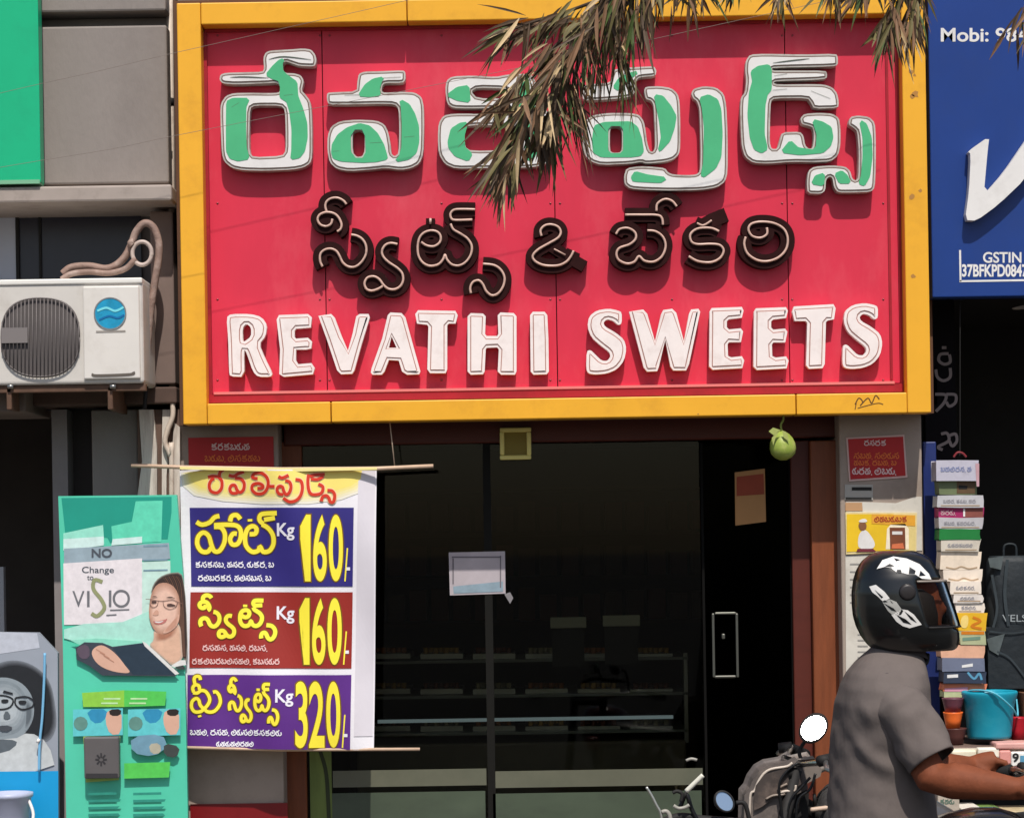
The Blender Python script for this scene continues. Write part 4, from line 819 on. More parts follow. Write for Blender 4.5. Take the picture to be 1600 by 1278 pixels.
pr([(10, 1108), (18, 1120), (10, 1124), (4, 1120)], mat('portrait_shade', (90, 98, 104), 0.5), 1); pr([(-10, 1136), (8, 1132), (22, 1136), (8, 1144)], mat('portrait_lip', (70, 74, 80), 0.5), 1)
pr([(-100, 1206), (91, 1204), (92, 1600), (-100, 1600)], mat('portrait_blue', (22, 150, 206), 0.45, var=0.06)); YT = YT0
b.build('board', pb)
o = thing('plastic_tube', P(66, 1200, -0.03), 'thin pale blue plastic tube hanging before the portrait poster', 'tube')
a = MB(); a.ptube([(70, 1020), (69, 1060), (66, 1120), (62, 1160), (61, 1205)], 0.005, -0.03, mat('tube_blue', (120, 178, 214), 0.3)); a.ptube([(58, 1156), (62, 1158)], 0.009, -0.032, white); a.build('tube', o)
o = thing('pale_bin', P(20, 1420, -0.12), 'pale lilac plastic bin standing under the portrait poster', 'bin')
a = MB(); bm_ = mat('bin_plastic', (172, 178, 200), 0.4, var=0.08)
cc = P(14, 1330, -0.12); rr = [(1241, 36), (1330, 31), (1460, 28)]
def ringpx(y, r, cxp, Y, n=24): 
    c0 = P(cxp, y, Y); return [c0 + Vector((math.cos(t) * r / 420, math.sin(t) * r / 420, 0)) for t in [2 * math.pi * k / n for k in range(n)]]
a.loft([ringpx(1460, 26, 14, -0.12), ringpx(1330, 30, 14, -0.12), ringpx(1246, 34, 14, -0.12), ringpx(1244, 37, 14, -0.12), ringpx(1238, 37, 14, -0.12), ringpx(1238, 33, 14, -0.12), ringpx(1250, 32, 14, -0.12)], bm_); a.build('body', o)
a = MB(); a.ptube([(44, 1248, -0.02), (52, 1272, -0.04), (46, 1300, -0.06)], 0.006, -0.12, white); a.build('handle', o)

# ------------------------------------------------------------------ blue shop on the right
YBl = 0.03
bs = thing('blue_signboard', P(1560, 460, YBl), 'deep blue signboard with a large white slanting V and GSTIN number', 'signboard')
blue = mat('blue_sign', (24, 58, 128), 0.4, var=0.1, scale=2.5, dirt=(34, 58, 116), dscale=3, damt=0.6)
a = MB(); a.pbox(1453, -40, 1960, 461, YBl, YBl + 0.09, blue); a.build('panel', bs, bevel=0.004)
a = MB(); outline(a, [[(1512,237),(1546,213),(1543,238),(1537,306),(1570,268),(1600,224),(1628,184),(1656,184),(1642,216),(1602,280),(1560,320),(1526,345),(1508,344),(1514,300),(1517,241)]], YBl - 0.05, YBl - 0.003, white, 0, 1); a.build('letter', bs)
a = MB(); text(a, 'Mobi: 98490', 1470, 44, 1640, 66, YBl - 0.001, white, 0.02); text(a, 'GSTIN', 1536, 394, 1596, 411, YBl - 0.001, white, 0.02)
text(a, '37BFKPD0847', 1503, 413, 1606, 433, YBl - 0.001, white, 0.03)
for l, t, r, bb in ((1499, 391, 1502, 440), (1499, 437, 1640, 440)): a.pbox(l, t, r, bb, YBl - 0.0012, YBl - 0.0002, white)
a.build('lettering', bs)
rb = thing('stationery_shop', P(1650, 1560, 0.3), 'dark open shop crowded with packets below the blue signboard', 'shop')
a = MB(); nv = mat('navy_pillar', (34, 48, 104), 0.4, var=0.15, scale=4); a.pbox(1449, 690, 1470, 1600, 0.24, 0.5, nv); a.build('pillar', rb, bevel=0.004)
a = MB(); a.pbox(1452, 462, 1500, 1600, 0.5, 0.54, mat('dark_tinted_panel', (26, 23, 25), 0.85, 0.1))
dk = mat('faint_letter', (150, 134, 130), 0.6)
TZ = (1440, 460, 4.2625)
for stz in ([(135,355),(165,355)], [(180,395),(125,400),(115,440),(150,465),(190,450),(185,400)], [(95,500),(105,550),(145,575),(190,550),(190,490)], [(90,665),(160,670),(150,720),(95,780)], [(165,665),(225,670),(225,720),(185,745),(165,715)], [(130,930),(170,925),(180,975),(110,1015),(140,1035)], [(185,940),(225,930),(235,975),(205,1010),(185,975)]): a.ribbon(zm(stz, *TZ), 4.6, 0.495, dk)
a.build('lettered_panel', rb)
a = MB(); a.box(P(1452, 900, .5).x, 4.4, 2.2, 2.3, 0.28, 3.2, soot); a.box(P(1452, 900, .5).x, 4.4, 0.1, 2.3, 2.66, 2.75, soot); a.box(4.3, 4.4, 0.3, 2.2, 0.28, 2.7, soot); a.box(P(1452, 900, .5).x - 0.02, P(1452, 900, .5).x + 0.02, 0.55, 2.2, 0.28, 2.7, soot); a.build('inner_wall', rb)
a = MB(); a.box(P(1452, 300, .12).x, 4.4, 0.12, 2.2, 2.76, 6.2, wall_grey); a.build('upper_wall', rb)
o = thing('lamp_holder', P(1596, 478, 0.4), 'small pale fitting just under the blue sign at the picture edge', 'fitting'); a = MB(); a.prism([(1583, 481), (1604, 476), (1604, 482), (1586, 483)], 0.4, 0.43, dirty_white); a.build('fitting', o)
# column of hanging packets
YC = 0.06
PK = [(720, 751, 1464, 1527, (188, 184, 196), 'topmost white packet of the hanging column with faint blue print'), (751, 772, 1469, 1525, (108, 118, 84), 'green and brown packet below the topmost white one'), (774, 792, 1466, 1535, (190, 188, 190), 'white box above the magenta one'),
 (793, 809, 1466, 1537, (160, 36, 92), 'magenta and brown box of the hanging column'), (809, 826, 1467, 1534, (186, 182, 184), 'pale box between the magenta and the green ones'), (827, 843, 1469, 1531, (30, 122, 56), 'plain green box of the hanging column'),
 (843, 861, 1473, 1530, (206, 196, 180), 'cream box right below the green one'), (862, 890, 1470, 1531, (234, 216, 194), 'tall cream packet with a scalloped lower edge'), (890, 908, 1474, 1533, (232, 216, 198), 'cream packet under the scalloped one'),
 (909, 928, 1486, 1533, (234, 220, 204), 'white pad beside the helmet visor, first of three'), (929, 941, 1492, 1536, (226, 216, 206), 'white pad beside the helmet visor, middle of three'), (942, 957, 1494, 1537, (236, 222, 206), 'white pad beside the helmet visor, lowest of three'),
 (958, 985, 1498, 1541, (226, 176, 36), 'bright yellow packet beside the helmet chin'), (986, 1007, 1500, 1538, (176, 180, 140), 'green and orange packet under the yellow one'), (1008, 1028, 1472, 1538, (222, 170, 140), 'peach packet below the helmet chin'),
 (1028, 1048, 1474, 1537, (110, 116, 136), 'grey blue box with white marks'), (1049, 1067, 1475, 1539, (52, 60, 78), 'dark box with pale blue flashes'), (1068, 1080, 1475, 1540, (228, 130, 92), 'orange and pink box above the teal bucket'), (1080, 1090, 1476, 1512, (190, 196, 150), 'pale green box beside the bucket rim')]
for k, (t, bb, l, r, c, lab) in enumerate(PK):
    o = thing('hanging_packet', P((l + r) / 2, bb, YC), lab, 'packet', 'packets hanging in a column by the blue pillar')
    cm = mat('packet_col_%d' % k, c, 0.5, var=0.1, scale=14, dirt=tuple(int(v * 0.7) for v in c), dscale=18, damt=0.4); a = MB(); j = rnd.uniform(-0.012, 0.012)
    u_ = lambda q=1.3: rnd.uniform(-q, q)
    a.prism([(l + u_(2), t + .8 + u_(.9)), ((l + r) / 2, t + .6 + u_(.8)), (r + u_(2), t + .8 + u_(.9)), (r + u_(), (t + bb) / 2), (r + u_(2), bb - .8 + u_(.9)), ((l + r) / 2, bb - .6 + u_(.8)), (l + u_(2), bb - .8 + u_(.9))], YC + j, YC + 0.10, cm); a.build('pack', o, bevel=0.0025)
    a = MB(); yy = YC + j - 0.0012
    if k == 0: squiggle(a, 1470, 1520, 733, 8, yy, mat('packet_ink_blue', (130, 136, 170), 0.6), 1.5, 31); a.flat([(1524, 724), (1530, 724), (1530, 760), (1526, 760)], yy, mat('packet_pink', (190, 150, 156), 0.6))
    elif k == 1: a.flat([(1495, 752), (1524, 752), (1524, 771), (1495, 771)], yy, mat('packet_brown', (96, 74, 50), 0.6)); a.flat([(1498, 758), (1512, 759), (1511, 764), (1498, 764)], yy - 0.001, soot)
    elif k == 3: a.flat([(1508, 794), (1536, 794), (1536, 808), (1508, 808)], yy, mat('packet_red_brown', (136, 76, 66), 0.6)); a.flat([(1505, 795), (1508, 795), (1508, 807), (1505, 807)], yy - 0.001, white); squiggle(a, 1470, 1502, 801, 8, yy, mat('packet_pink', (190, 150, 156), 0.6), 1.4, 32)
    elif k in (2, 4, 6, 9, 10, 11): squiggle(a, l + 8, r - 8, (t + bb) / 2, 6, yy, mat('packet_ink', (150, 146, 150), 0.6), 1.0, 40 + k, 0.3); a.flat([(l + 4, bb - 3), (r - 4, bb - 3), (r - 4, bb - 1.4), (l + 4, bb - 1.4)], yy, mat('packet_seam', (176, 150, 120), 0.6))
    elif k in (7, 8): a.ribbon([(l + 8, bb - 4), (l + 22, bb - 1.6), (l + 32, bb - 5), (l + 44, bb - 1.6), (r - 4, bb - 4)], 2.0, yy, mat('packet_seam', (176, 150, 120), 0.6))
    elif k == 12: a.flat(chaikin([(1502, 962), (1514, 960), (1512, 982), (1500, 980)]), yy, mat('packet_gold', (236, 206, 120), 0.6)); a.ribbon([(1520, 964), (1532, 970), (1518, 978), (1534, 982)], 4, yy, mat('packet_orange', (206, 120, 20), 0.6))
    elif k == 13: a.flat([(1502, 986), (1538, 986), (1538, 991), (1502, 991)], yy, mat('packet_orange', (206, 120, 20), 0.6)); a.flat([(1504, 996), (1532, 994), (1532, 999), (1504, 1001)], yy, mat('packet_teal', (110, 140, 120), 0.6))
    elif k == 15: a.flat([(1503, 1039), (1520, 1036), (1520, 1041), (1503, 1043)], yy, white)
    elif k == 16: a.flat([(1480, 1054), (1497, 1053), (1497, 1058), (1480, 1059)], yy, white); a.ribbon([(1512, 1050), (1522, 1060), (1530, 1052), (1534, 1062)], 3.5, yy, mat('packet_sky', (90, 150, 180), 0.6))
    elif k == 17: a.flat([(1476, 1075), (1512, 1073), (1512, 1080), (1476, 1080)], yy, mat('packet_rose', (214, 150, 170), 0.6))
    if a.v: a.build('print', o)
o = thing('packet_hook', P(1500, 715, 0.1), 'thin red hook above the hanging packet column', 'hook'); a = MB(); a.ptube([(1490, 714), (1496, 707), (1504, 708), (1510, 714)], 0.004, 0.1, mat('hook_red', (120, 34, 40), 0.5)); a.ptube([(1499, 706), (1500, 690), (1500, 470)], 0.002, 0.1, soot); a.build('hook', o)
# black bags
def bag(l, t, r, bb, Y, label, txt=None):
    o = thing('black_bag', P((l + r) / 2, bb, Y), label, 'bag', 'black bags hanging in the stationery shop')
    clothm = mat('bag_cloth', (30, 36, 40), 0.6, var=0.3, scale=10, bump=0.3, bscale=30)
    w2 = (r - l) / 2; cxp = (l + r) / 2; rings = []
    for f, k in ((0, .78), (.05, .92), (.3, 1.0), (.6, .98), (.9, 1.0), (1, .9)):
        y = t + (bb - t) * f; c0 = P(cxp, y, Y); rings.append([c0 + Vector((math.copysign(abs(math.cos(q)) ** .6, math.cos(q)) * w2 * k / 420, math.copysign(abs(math.sin(q)) ** .6, math.sin(q)) * 0.07 * k, 0)) for q in [2 * math.pi * j / 20 for j in range(20)]])
    a = MB(); a.loft(rings[::-1], clothm); a.build('body', o)
    a = MB(); a.prism([(l + 8, t + (bb - t) * .55), (r - 8, t + (bb - t) * .55), (r - 10, bb - 6), (l + 10, bb - 6)], Y - 0.085, Y - 0.05, clothm); a.build('pocket', o, bevel=0.008)
    a = MB(); a.ptube([(cxp - 10, t + 2), (cxp - 8, t - 16), (cxp + 8, t - 16), (cxp + 10, t + 2)], 0.005, Y, clothm); a.build('strap', o)
    a = MB(); pale = mat('bag_patch', (84, 92, 92), 0.6, var=0.3, scale=20)
    a.prism([(l + 6, t + 4), (l + 30, t + 1), (l + 26, t + 22), (l + 9, t + 18)], Y - 0.075, Y - 0.072, pale); a.build('trim', o); a = MB(); a.prism([(l + 4, t + (bb - t) * .62), (l + 32, t + (bb - t) * .58), (l + 22, t + (bb - t) * .74), (l + 8, t + (bb - t) * .7)], Y - 0.092, Y - 0.086, pale); a.build('trim', o)
    a = MB(); st_ = mat('bag_strap', (50, 58, 62), .6, var=.3)
    a.ribbon([(cxp - 4, t + 6), (cxp - 8, t + 60), (cxp - 2, t + 110)], 5, Y - .078, st_); a.ribbon([(l + 12, t + 30), (l + 20, t + 80), (l + 14, t + 112)], 4, Y - .079, st_); a.ribbon([(l + 8, t + 118), (cxp, t + 121), (r - 8, t + 117)], 2.5, Y - .0915, st_); a.ribbon([(l + 20, t + 150), (cxp, t + 160), (r - 16, t + 190)], 3, Y - .092, st_); a.build('stitching', o)
    if txt: a = MB(); text(a, txt, l + 28, t + 92, l + 96, t + 103, Y - 0.076, mat('bag_text', (150, 156, 158), 0.5)); a.build('lettering', o)
bag(1538, 868, 1618, 1078, 0.18, 'black bag with pale lettering hanging right of the packet column', 'VELSON')
bag(1624, 860, 1700, 1070, 0.2, 'black bag behind the first one at the picture edge')
# table, bucket, bowls, packets on the table
YTb = -0.12
tb = thing('display_table', (P(1600, 1200, 0.1).x, 0.1, 0.14), 'cluttered display table covered by pale paper in front of the stationery shop', 'table')
zt = P(1540, 1166, YTb).z; xa, xb = P(1474, 1166, YTb).x, 2.7
a = MB(); a.box(xa, xb, YTb, 0.55, zt - 0.03, zt, mat('table_top', (110, 90, 80), 0.6, var=0.2)); a.build('table_top', tb, bevel=0.004)
for x in (xa + 0.04, xb - 0.04):
    for y in (YTb + 0.04, 0.5): a = MB(); a.tube([(x, y, 0.14), (x, y, zt - 0.03)], 0.02, soot); a.build('leg', tb)
a = MB(); cl2 = mat('paper_cover', (214, 204, 186), 0.7, var=0.15, scale=9, dirt=(150, 150, 120), dscale=7, damt=0.4); a.pbox(1476, 1168, 1640, 1196, YTb - 0.006, YTb - 0.001, cl2); a.build('paper_cover', tb)
bk = thing('teal_bucket', P(1547, 1150, 0.02), 'teal plastic bucket with wire handle on the display table', 'bucket')
tl = mat('bucket_teal', (28, 148, 172), 0.4, var=0.1, scale=10, dirt=(70, 176, 190), dscale=12, damt=0.4)
YQ = 0.0
a = MB(); R_ = lambda y, r: ringpx(y, r, 1546, YQ, 28)
a.loft([R_(1152, 33), R_(1148, 34), R_(1096, 39), R_(1090, 42), R_(1084, 43), R_(1081, 43.5), R_(1079, 42), R_(1081, 40), R_(1140, 33)], tl); a.build('body', bk)
a = MB(); a.ptube([(1503, 1084, 0), (1520, 1078, -0.06), (1552, 1082, -0.11), (1580, 1104, -0.09), (1590, 1118, -0.03), (1588, 1092, 0.0)], 0.0035, YQ, mat('bucket_wire', (90, 180, 200), 0.4)); a.build('handle', bk)
def bowl(l, t, r, bb, Y, c, name, label, cat):
    o = thing(name, P((l + r) / 2, bb, Y), label, cat); cxp = (l + r) / 2; h = (r - l) / 2
    a = MB(); a.loft([ringpx(bb, h * .72, cxp, Y), ringpx((t + bb) / 2, h * .86, cxp, Y), ringpx(t + 2, h, cxp, Y), ringpx(t, h * 1.04, cxp, Y), ringpx(t, h * .94, cxp, Y), ringpx(bb - 3, h * .68, cxp, Y)], mat('plastic_' + name, c, 0.4, var=0.1)); a.build('body', o)
bowl(1474, 1112, 1504, 1137, -0.02, (240, 112, 46), 'orange_tub', 'small orange plastic tub left of the teal bucket', 'tub')
bowl(1474, 1137, 1510, 1162, -0.02, (84, 48, 44), 'brown_tub', 'dark brown tub under the orange one', 'tub')
bowl(1472, 1090, 1506, 1112, 0.0, (104, 62, 74), 'plum_tub', 'plum coloured tub above the orange one', 'tub')
bowl(1578, 1120, 1604, 1160, 0.02, (170, 26, 40), 'red_tub', 'red tub right of the teal bucket', 'tub')
bowl(1592, 1080, 1640, 1150, 0.1, (150, 110, 84), 'tan_tub', 'tall tan tub behind the red one at the picture edge', 'tub')
for k, (l, t, r, bb, c, lab) in enumerate(((1487, 1172, 1526, 1188, (226, 216, 190), 'cream packet at the left end of the table'), (1528, 1168, 1562, 1184, (234, 226, 208), 'white packet in the middle of the table edge'), (1556, 1160, 1612, 1170, (214, 160, 150), 'pinkish packet behind the white table packets'), (1562, 1172, 1580, 1194, (220, 150, 140), 'pink marked packet beside the one with a number'), (1580, 1174, 1622, 1198, (236, 232, 224), 'white packet with a dark round mark above the rider arm'))):
    o = thing('table_packet', P((l + r) / 2, bb, YTb - 0.05), lab, 'packet', 'packets on the display table'); a = MB(); a.pbox(l, t, r, bb, YTb - 0.03 - 0.004 * k, YTb + 0.08, mat('tpack_%d' % k, c, 0.5, var=0.12, scale=16)); a.build('pack', o, bevel=0.006)
    if k == 4: a = MB(); text(a, '9', 1582, 1176, 1592, 1190, YTb - 0.048, soot, 0.03); a.flat([(1594, 1180), (1618, 1180), (1618, 1190), (1594, 1190)], YTb - 0.0475, mat('packet_sky', (90, 150, 180), 0.6)); a.build('print', o)
    if k == 0: a = MB(); a.flat([(1489, 1183), (1522, 1182), (1522, 1188), (1489, 1188)], YTb - 0.0315, mat('packet_olive', (150, 150, 90), 0.6)); a.build('print', o)
for k, (l, t, r, bb, c, lab) in enumerate(((1466, 1240, 1500, 1300, (190, 176, 160), 'tan carton on the low shelf behind the rider'), (1502, 1262, 1536, 1310, (222, 214, 202), 'white carton with green marks below the rider arm'), (1538, 1264, 1568, 1310, (110, 140, 70), 'green carton below the rider arm'), (1572, 1266, 1640, 1310, (196, 176, 140), 'pale tan carton below the rider wrist'))):
    o = thing('carton', P((l + r) / 2, bb, -0.15), lab, 'carton', 'cartons under the display table'); a = MB(); a.pbox(l, t, r, bb + 60, -0.2 + 0.005 * k, 0.0, mat('carton_%d' % k, c, 0.6, var=0.15, scale=12, dirt=(90, 100, 70), dscale=14, damt=0.5)); a.build('body', o, bevel=0.004)
    a = MB(); squiggle(a, l + 3, r - 3, t + 12, 8, -0.2 + 0.005 * k - 0.001, mat('carton_ink', (90, 110, 96), 0.6), 1.6, 60 + k); a.build('print', o)
o = thing('low_shelf', (P(1550, 1370, -0.1).x, -0.1, 0.14), 'low shelf carrying cartons in front of the table', 'shelf'); a = MB(); zz = P(1550, 1370, -0.2).z
a.box(xa, 2.3, -0.22, 0.02, zz - 0.03, zz, soot); a.box(xa, xa + 0.03, -0.2, 0.0, 0.14, zz - 0.03, soot); a.box(2.27, 2.3, -0.2, 0.0, 0.14, zz - 0.03, soot); a.build('shelf', o)

# ------------------------------------------------------------------ motorbikes
def circ(c, r, ax1, ax2, n=32): return [Vector(c) + ax1 * (r * math.cos(2 * math.pi * k / n)) + ax2 * (r * math.sin(2 * math.pi * k / n)) for k in range(n + 1)]
EX, EY, EZ = Vector((1, 0, 0)), Vector((0, 1, 0)), Vector((0, 0, 1))
def motorbike(loc, rz, label, paint, cowl=False, mirrors=((1, 1.0),), name='motorbike', mir_mat=None, lamp=True):
    o = thing(name, loc, label, 'motorbike', None, rz)
    B = lambda a, n, **k: a.build(n, k.pop('parent', o), local=True, **k)
    pm = paint
    for x in (-0.63, 0.64):
        a = MB(); a.tube(circ((x, 0, 0.30), 0.26, EX, EZ), 0.045, rubber, 10, False); tw = B(a, 'wheel')
        a = MB(); a.tube(circ((x, 0, 0.30), 0.215, EX, EZ), 0.014, chrome, 8, False); a.tube([(x, -0.05, .3), (x, .05, .3)], 0.045, alu, 14)
        for k in range(10):
            t = k * math.pi / 5; a.tube([(x, 0, .3), (x + .21 * math.cos(t), 0, .3 + .21 * math.sin(t))], 0.005, chrome, 5)
        B(a, 'rim', parent=tw)
        a = MB(); q = [(x + .325 * math.cos(t), .325 * math.sin(t) + .3) for t in [R(v) for v in range(20, 165, 12)]]
        a.add([(px_, yy, pz_) for px_, pz_ in q for yy in (-.06, .06)], [(2 * i, 2 * i + 1, 2 * i + 3, 2 * i + 2) for i in range(len(q) - 1)], pm, True)
        m_ = B(a, 'mudguard'); sl = m_.modifiers.new('s', 'SOLIDIFY'); sl.thickness = 0.006
    a = MB(); rings = []
    for x, hy, z0, z1 in ((-.18, .05, .72, .80), (-.08, .10, .70, .87), (.08, .135, .68, .93), (.22, .13, .70, .95), (.32, .07, .74, .90)):
        rings.append([(x, hy * math.copysign(abs(math.cos(t)) ** .7, math.cos(t)), (z0 + z1) / 2 + (z1 - z0) / 2 * math.copysign(abs(math.sin(t)) ** .7, math.sin(t))) for t in [2 * math.pi * k / 20 for k in range(20)]])
    a.loft(rings, pm); B(a, 'fuel_tank', sub=1)
    a = MB(); rings = []
    for x, hy, zt_ in ((-.72, .08, .84), (-.6, .12, .84), (-.3, .14, .80), (-.12, .11, .80), (-.08, .08, .80)):
        rings.append([(x, hy * math.cos(t), zt_ - .045 + .045 * math.sin(t)) for t in [2 * math.pi * k / 16 for k in range(16)]])
    a.loft(rings, black); B(a, 'seat', sub=1)
    a = MB(); a.box(-.16, .2, -.12, .12, .3, .52, soot); a.box(-.02, .14, -.09, .09, .52, .68, alu); a.tube([(.1, -.14, .5), (.16, -.16, .32), (-.1, -.17, .27), (-.75, -.19, .36)], [.022, .025, .028, .045], chrome, 10); B(a, 'engine', bevel=.02)
    a = MB()
    for s in (-1, 1): a.tube([(-.63, s * .1, .3), (-.25, s * .1, .42), (.0, s * .09, .6)], .018, soot); a.tube([(-.62, s * .11, .34), (-.5, s * .11, .74)], .026, soot)
    a.tube([(.4, 0, .88), (.1, 0, .72), (-.5, 0, .74)], .028, soot); a.tube([(.36, 0, .8), (.22, 0, .4), (-.1, 0, .3)], .022, soot); B(a, 'chassis')
    f = MB()
    for s in (-1, 1): f.tube([(.64, s * .085, .3), (.47, s * .085, .72), (.40, s * .085, .98)], [.028, .022, .02], soot)
    f.tube([(.41, -.1, .97), (.41, .1, .97)], .02, soot); B(f, 'fork')
    hb = MB(); hb.tube([(.26, -.36, .99), (.33, -.26, 1.02), (.39, -.1, 1.0), (.39, .1, 1.0), (.33, .26, 1.02), (.26, .36, .99)], .012, chrome); hbo = B(hb, 'handlebar')
    for s in (-1, 1):
        a = MB(); a.tube([(.245, s * .385, .985), (.315, s * .285, 1.013)], .019, rubber, 12); B(a, 'grip', parent=hbo)
        a = MB(); a.tube([(.35, s * .25, 1.02), (.36, s * .3, 1.0), (.30, s * .40, .975)], [.009, .008, .006], alu); a.tube([(.33, s * .235, 1.025), (.37, s * .25, 1.02)], .018, soot); B(a, 'lever', parent=hbo)
    for s, h in mirrors:
        a = MB(); a.tube([(.34, s * .24, 1.02), (.34, s * .30, 1.08 * h), (.31, s * .36, 1.13 * h)], .006, soot); mo = B(a, 'mirror')
        a = MB(); c0 = Vector((.30, s * .37, 1.18 * h)); nrm = Vector((-.9, -s * .25, .28)).normalized() if mir_mat is None else mir_mat
        u = nrm.cross(EZ).normalized(); v = u.cross(nrm)
        a.add([c0 + nrm * .004 + u * .055 * math.cos(t) + v * .047 * math.sin(t) for t in [2 * math.pi * k / 28 for k in range(28)]], [list(range(28))], mat('mirror_glass', (235, 238, 240), 0.06, metal=1.0))
        B(a, 'mirror_glass', parent=mo)
        a = MB(); a.loft([[c0 + nrm * dz + u * .061 * k_ * math.cos(t) + v * .053 * k_ * math.sin(t) for t in [2 * math.pi * k / 28 for k in range(28)]] for dz, k_ in ((-.03, .5), (-.018, .88), (0, 1.0), (.006, 1.0), (.006, .92))], soot, True, False); B(a, 'mirror_shell', parent=mo)
    a = MB()
    if cowl:
        cw = mat('cowl_grey', (112, 104, 100), 0.35, var=0.3, scale=12, dirt=(180, 170, 160), dscale=10, damt=0.6)
        rings = []
        for x, hy, hz, zc_ in ((.40, .10, .07, .96), (.44, .13, .11, .94), (.50, .135, .13, .92), (.56, .12, .125, .90), (.60, .085, .095, .885), (.615, .05, .06, .88)):
            rings.append([(x, hy * math.copysign(abs(math.cos(t)) ** .75, math.cos(t)), zc_ + hz * math.copysign(abs(math.sin(t)) ** .75, math.sin(t))) for t in [2 * math.pi * k / 24 for k in range(24)]])
        a.loft(rings, cw); ho = B(a, 'headlight_cowl', sub=1)
        a = MB(); a.loft([[(x, .065 * k_ * math.cos(t), .885 + .062 * k_ * math.sin(t)) for t in [2 * math.pi * k / 24 for k in range(24)]] for x, k_ in ((.595, 1.0), (.622, .9), (.634, .6), (.638, .2))], mat('headlight_glass', (190, 186, 176), 0.15, 0.6)); B(a, 'headlight', parent=ho)
        a = MB(); a.tube(circ((.60, 0, .885), .072, EY, EZ, 24), .008, chrome, 8, False); B(a, 'bezel', parent=ho)
        a = MB(); a.tube([(.45, -.137, .99), (.52, -.138, .96), (.56, -.12, .90), (.5, -.137, .86), (.44, -.13, .87)], .006, mat('cowl_edge', (190, 182, 172), 0.4), 6); a.tube([(.47, -.142, .90), (.53, -.138, .93), (.50, -.142, .95)], .009, mat('cowl_edge', (190, 182, 172), 0.4), 6); B(a, 'cowl_trim', parent=ho)
        a = MB(); a.box(.33, .43, -.10, .10, 1.0, 1.05, cw); B(a, 'meter_housing', bevel=.02)
        for s in (-1, 1): a = MB(); a.tube([(.46, s * .12, .87), (.46, s * .20, .87)], .012, soot); a.tube([(.46, s * .19, .87), (.46, s * .24, .87)], [.028, .02], mat('indicator_amber', (200, 110, 30), 0.3), 12); B(a, 'indicator')
    elif lamp:
        a.loft([[(x, .08 * k_ * math.cos(t), .9 + .08 * k_ * math.sin(t)) for t in [2 * math.pi * k / 20 for k in range(20)]] for x, k_ in ((.43, .5), (.47, .95), (.52, 1.0), (.535, .9))], pm); ho = B(a, 'headlight_shell')
        a = MB(); a.loft([[(x, .074 * k_ * math.cos(t), .9 + .074 * k_ * math.sin(t)) for t in [2 * math.pi * k / 20 for k in range(20)]] for x, k_ in ((.536, 1), (.55, .7), (.555, .2))], mat('headlight_glass', (190, 186, 176), 0.15, 0.6)); B(a, 'headlight', parent=ho)
    a = MB(); a.box(-.80, -.74, -.05, .05, .70, .76, mat('tail_red', (150, 16, 16), 0.25)); B(a, 'tail_light', bevel=.01)
    a = MB(); a.tube([(-.05, .12, .28), (-.12, .26, .02)], .012, soot); B(a, 'side_stand')
    return o
pa = mat('bike_maroon', (96, 26, 24), 0.2, 0.5, coat=0.5); pbk = mat('bike_black', (24, 24, 26), 0.2, 0.5, coat=0.5); pgr = mat('bike_grey', (84, 82, 82), 0.25, 0.5, coat=0.4)
motorbike((1.15, -2.13, 0), 0.0, 'black motorbike carrying the helmeted rider in grey shirt', pbk, mirrors=())
mk = mat('mirror_bright', (240, 242, 244), 0.16, metal=1.0)
def px_mirror(par, cx_, cy_, rx_, ry_, tilt, Y, nrm, m, stalk):
    c0 = P(cx_, cy_, Y); k_ = (Y + 9) / F; u = nrm.cross(EZ).normalized(); v = u.cross(nrm).normalized()
    ring = lambda g_, d_: [c0 + nrm * d_ + (u * (math.cos(t) * math.cos(tilt) * rx_ - math.sin(t) * math.sin(tilt) * ry_) + v * (math.cos(t) * math.sin(tilt) * rx_ + math.sin(t) * math.cos(tilt) * ry_)) * k_ * g_ for t in [2 * math.pi * q / 32 for q in range(32)]]
    a = MB(); a.ptube(stalk, .006, Y + .02, soot); mo = a.build('mirror', par)
    a = MB(); a.add(ring(1, .004), [list(range(32))], m); a.build('mirror_glass', mo)
    a = MB(); a.loft([ring(.5, -.03), ring(.95, -.016), ring(1.17, 0), ring(1.17, .007), ring(1.0, .007)], soot, True, False); a.build('mirror_shell', mo)
bka = motorbike((1.27, -1.22, 0), R(188), 'parked motorbike with grey headlight cowl and bright round mirror left of the rider', pgr, mirrors=(), lamp=False)
YM = -1.36; MZ = (1000, 1120, 5.0); cwm = mat('cowl_grey', (100, 92, 88), 0.4, var=0.3, scale=14, dirt=(150, 138, 128), dscale=12, damt=0.6); rim_ = mat('cowl_edge', (196, 182, 168), 0.35)
a = MB(); a.prism(zm([(845,990),(850,620),(885,580),(910,510),(960,440),(1020,405),(1140,385),(1200,350),(1250,400),(1262,470),(1275,540),(1130,610),(1066,680),(1060,990)], *MZ), YM, YM + .2, cwm); co = a.build('headlight_cowl', bka, bevel=.014, seg=3)
a = MB(); a.prism(zm([(1196,352),(1340,322),(1362,350),(1372,382),(1402,412),(1392,450),(1292,502),(1262,470),(1248,400)], *MZ), YM + .01, YM + .16, mat('meter_grey', (128, 118, 110), 0.45, var=.15, scale=14)); a.build('meter_housing', bka, bevel=.01)
a = MB(); a.prism(zm([(915,540),(980,455),(1130,415),(1235,412),(1248,515),(1180,565),(1040,618),(945,690),(902,710),(904,610)], *MZ), YM - .012, YM - .002, mat('cowl_dark', (70, 62, 58), 0.5, var=.3, scale=18, dirt=(124, 108, 98), dscale=14, damt=.8)); a.build('headlight', co, bevel=.005)
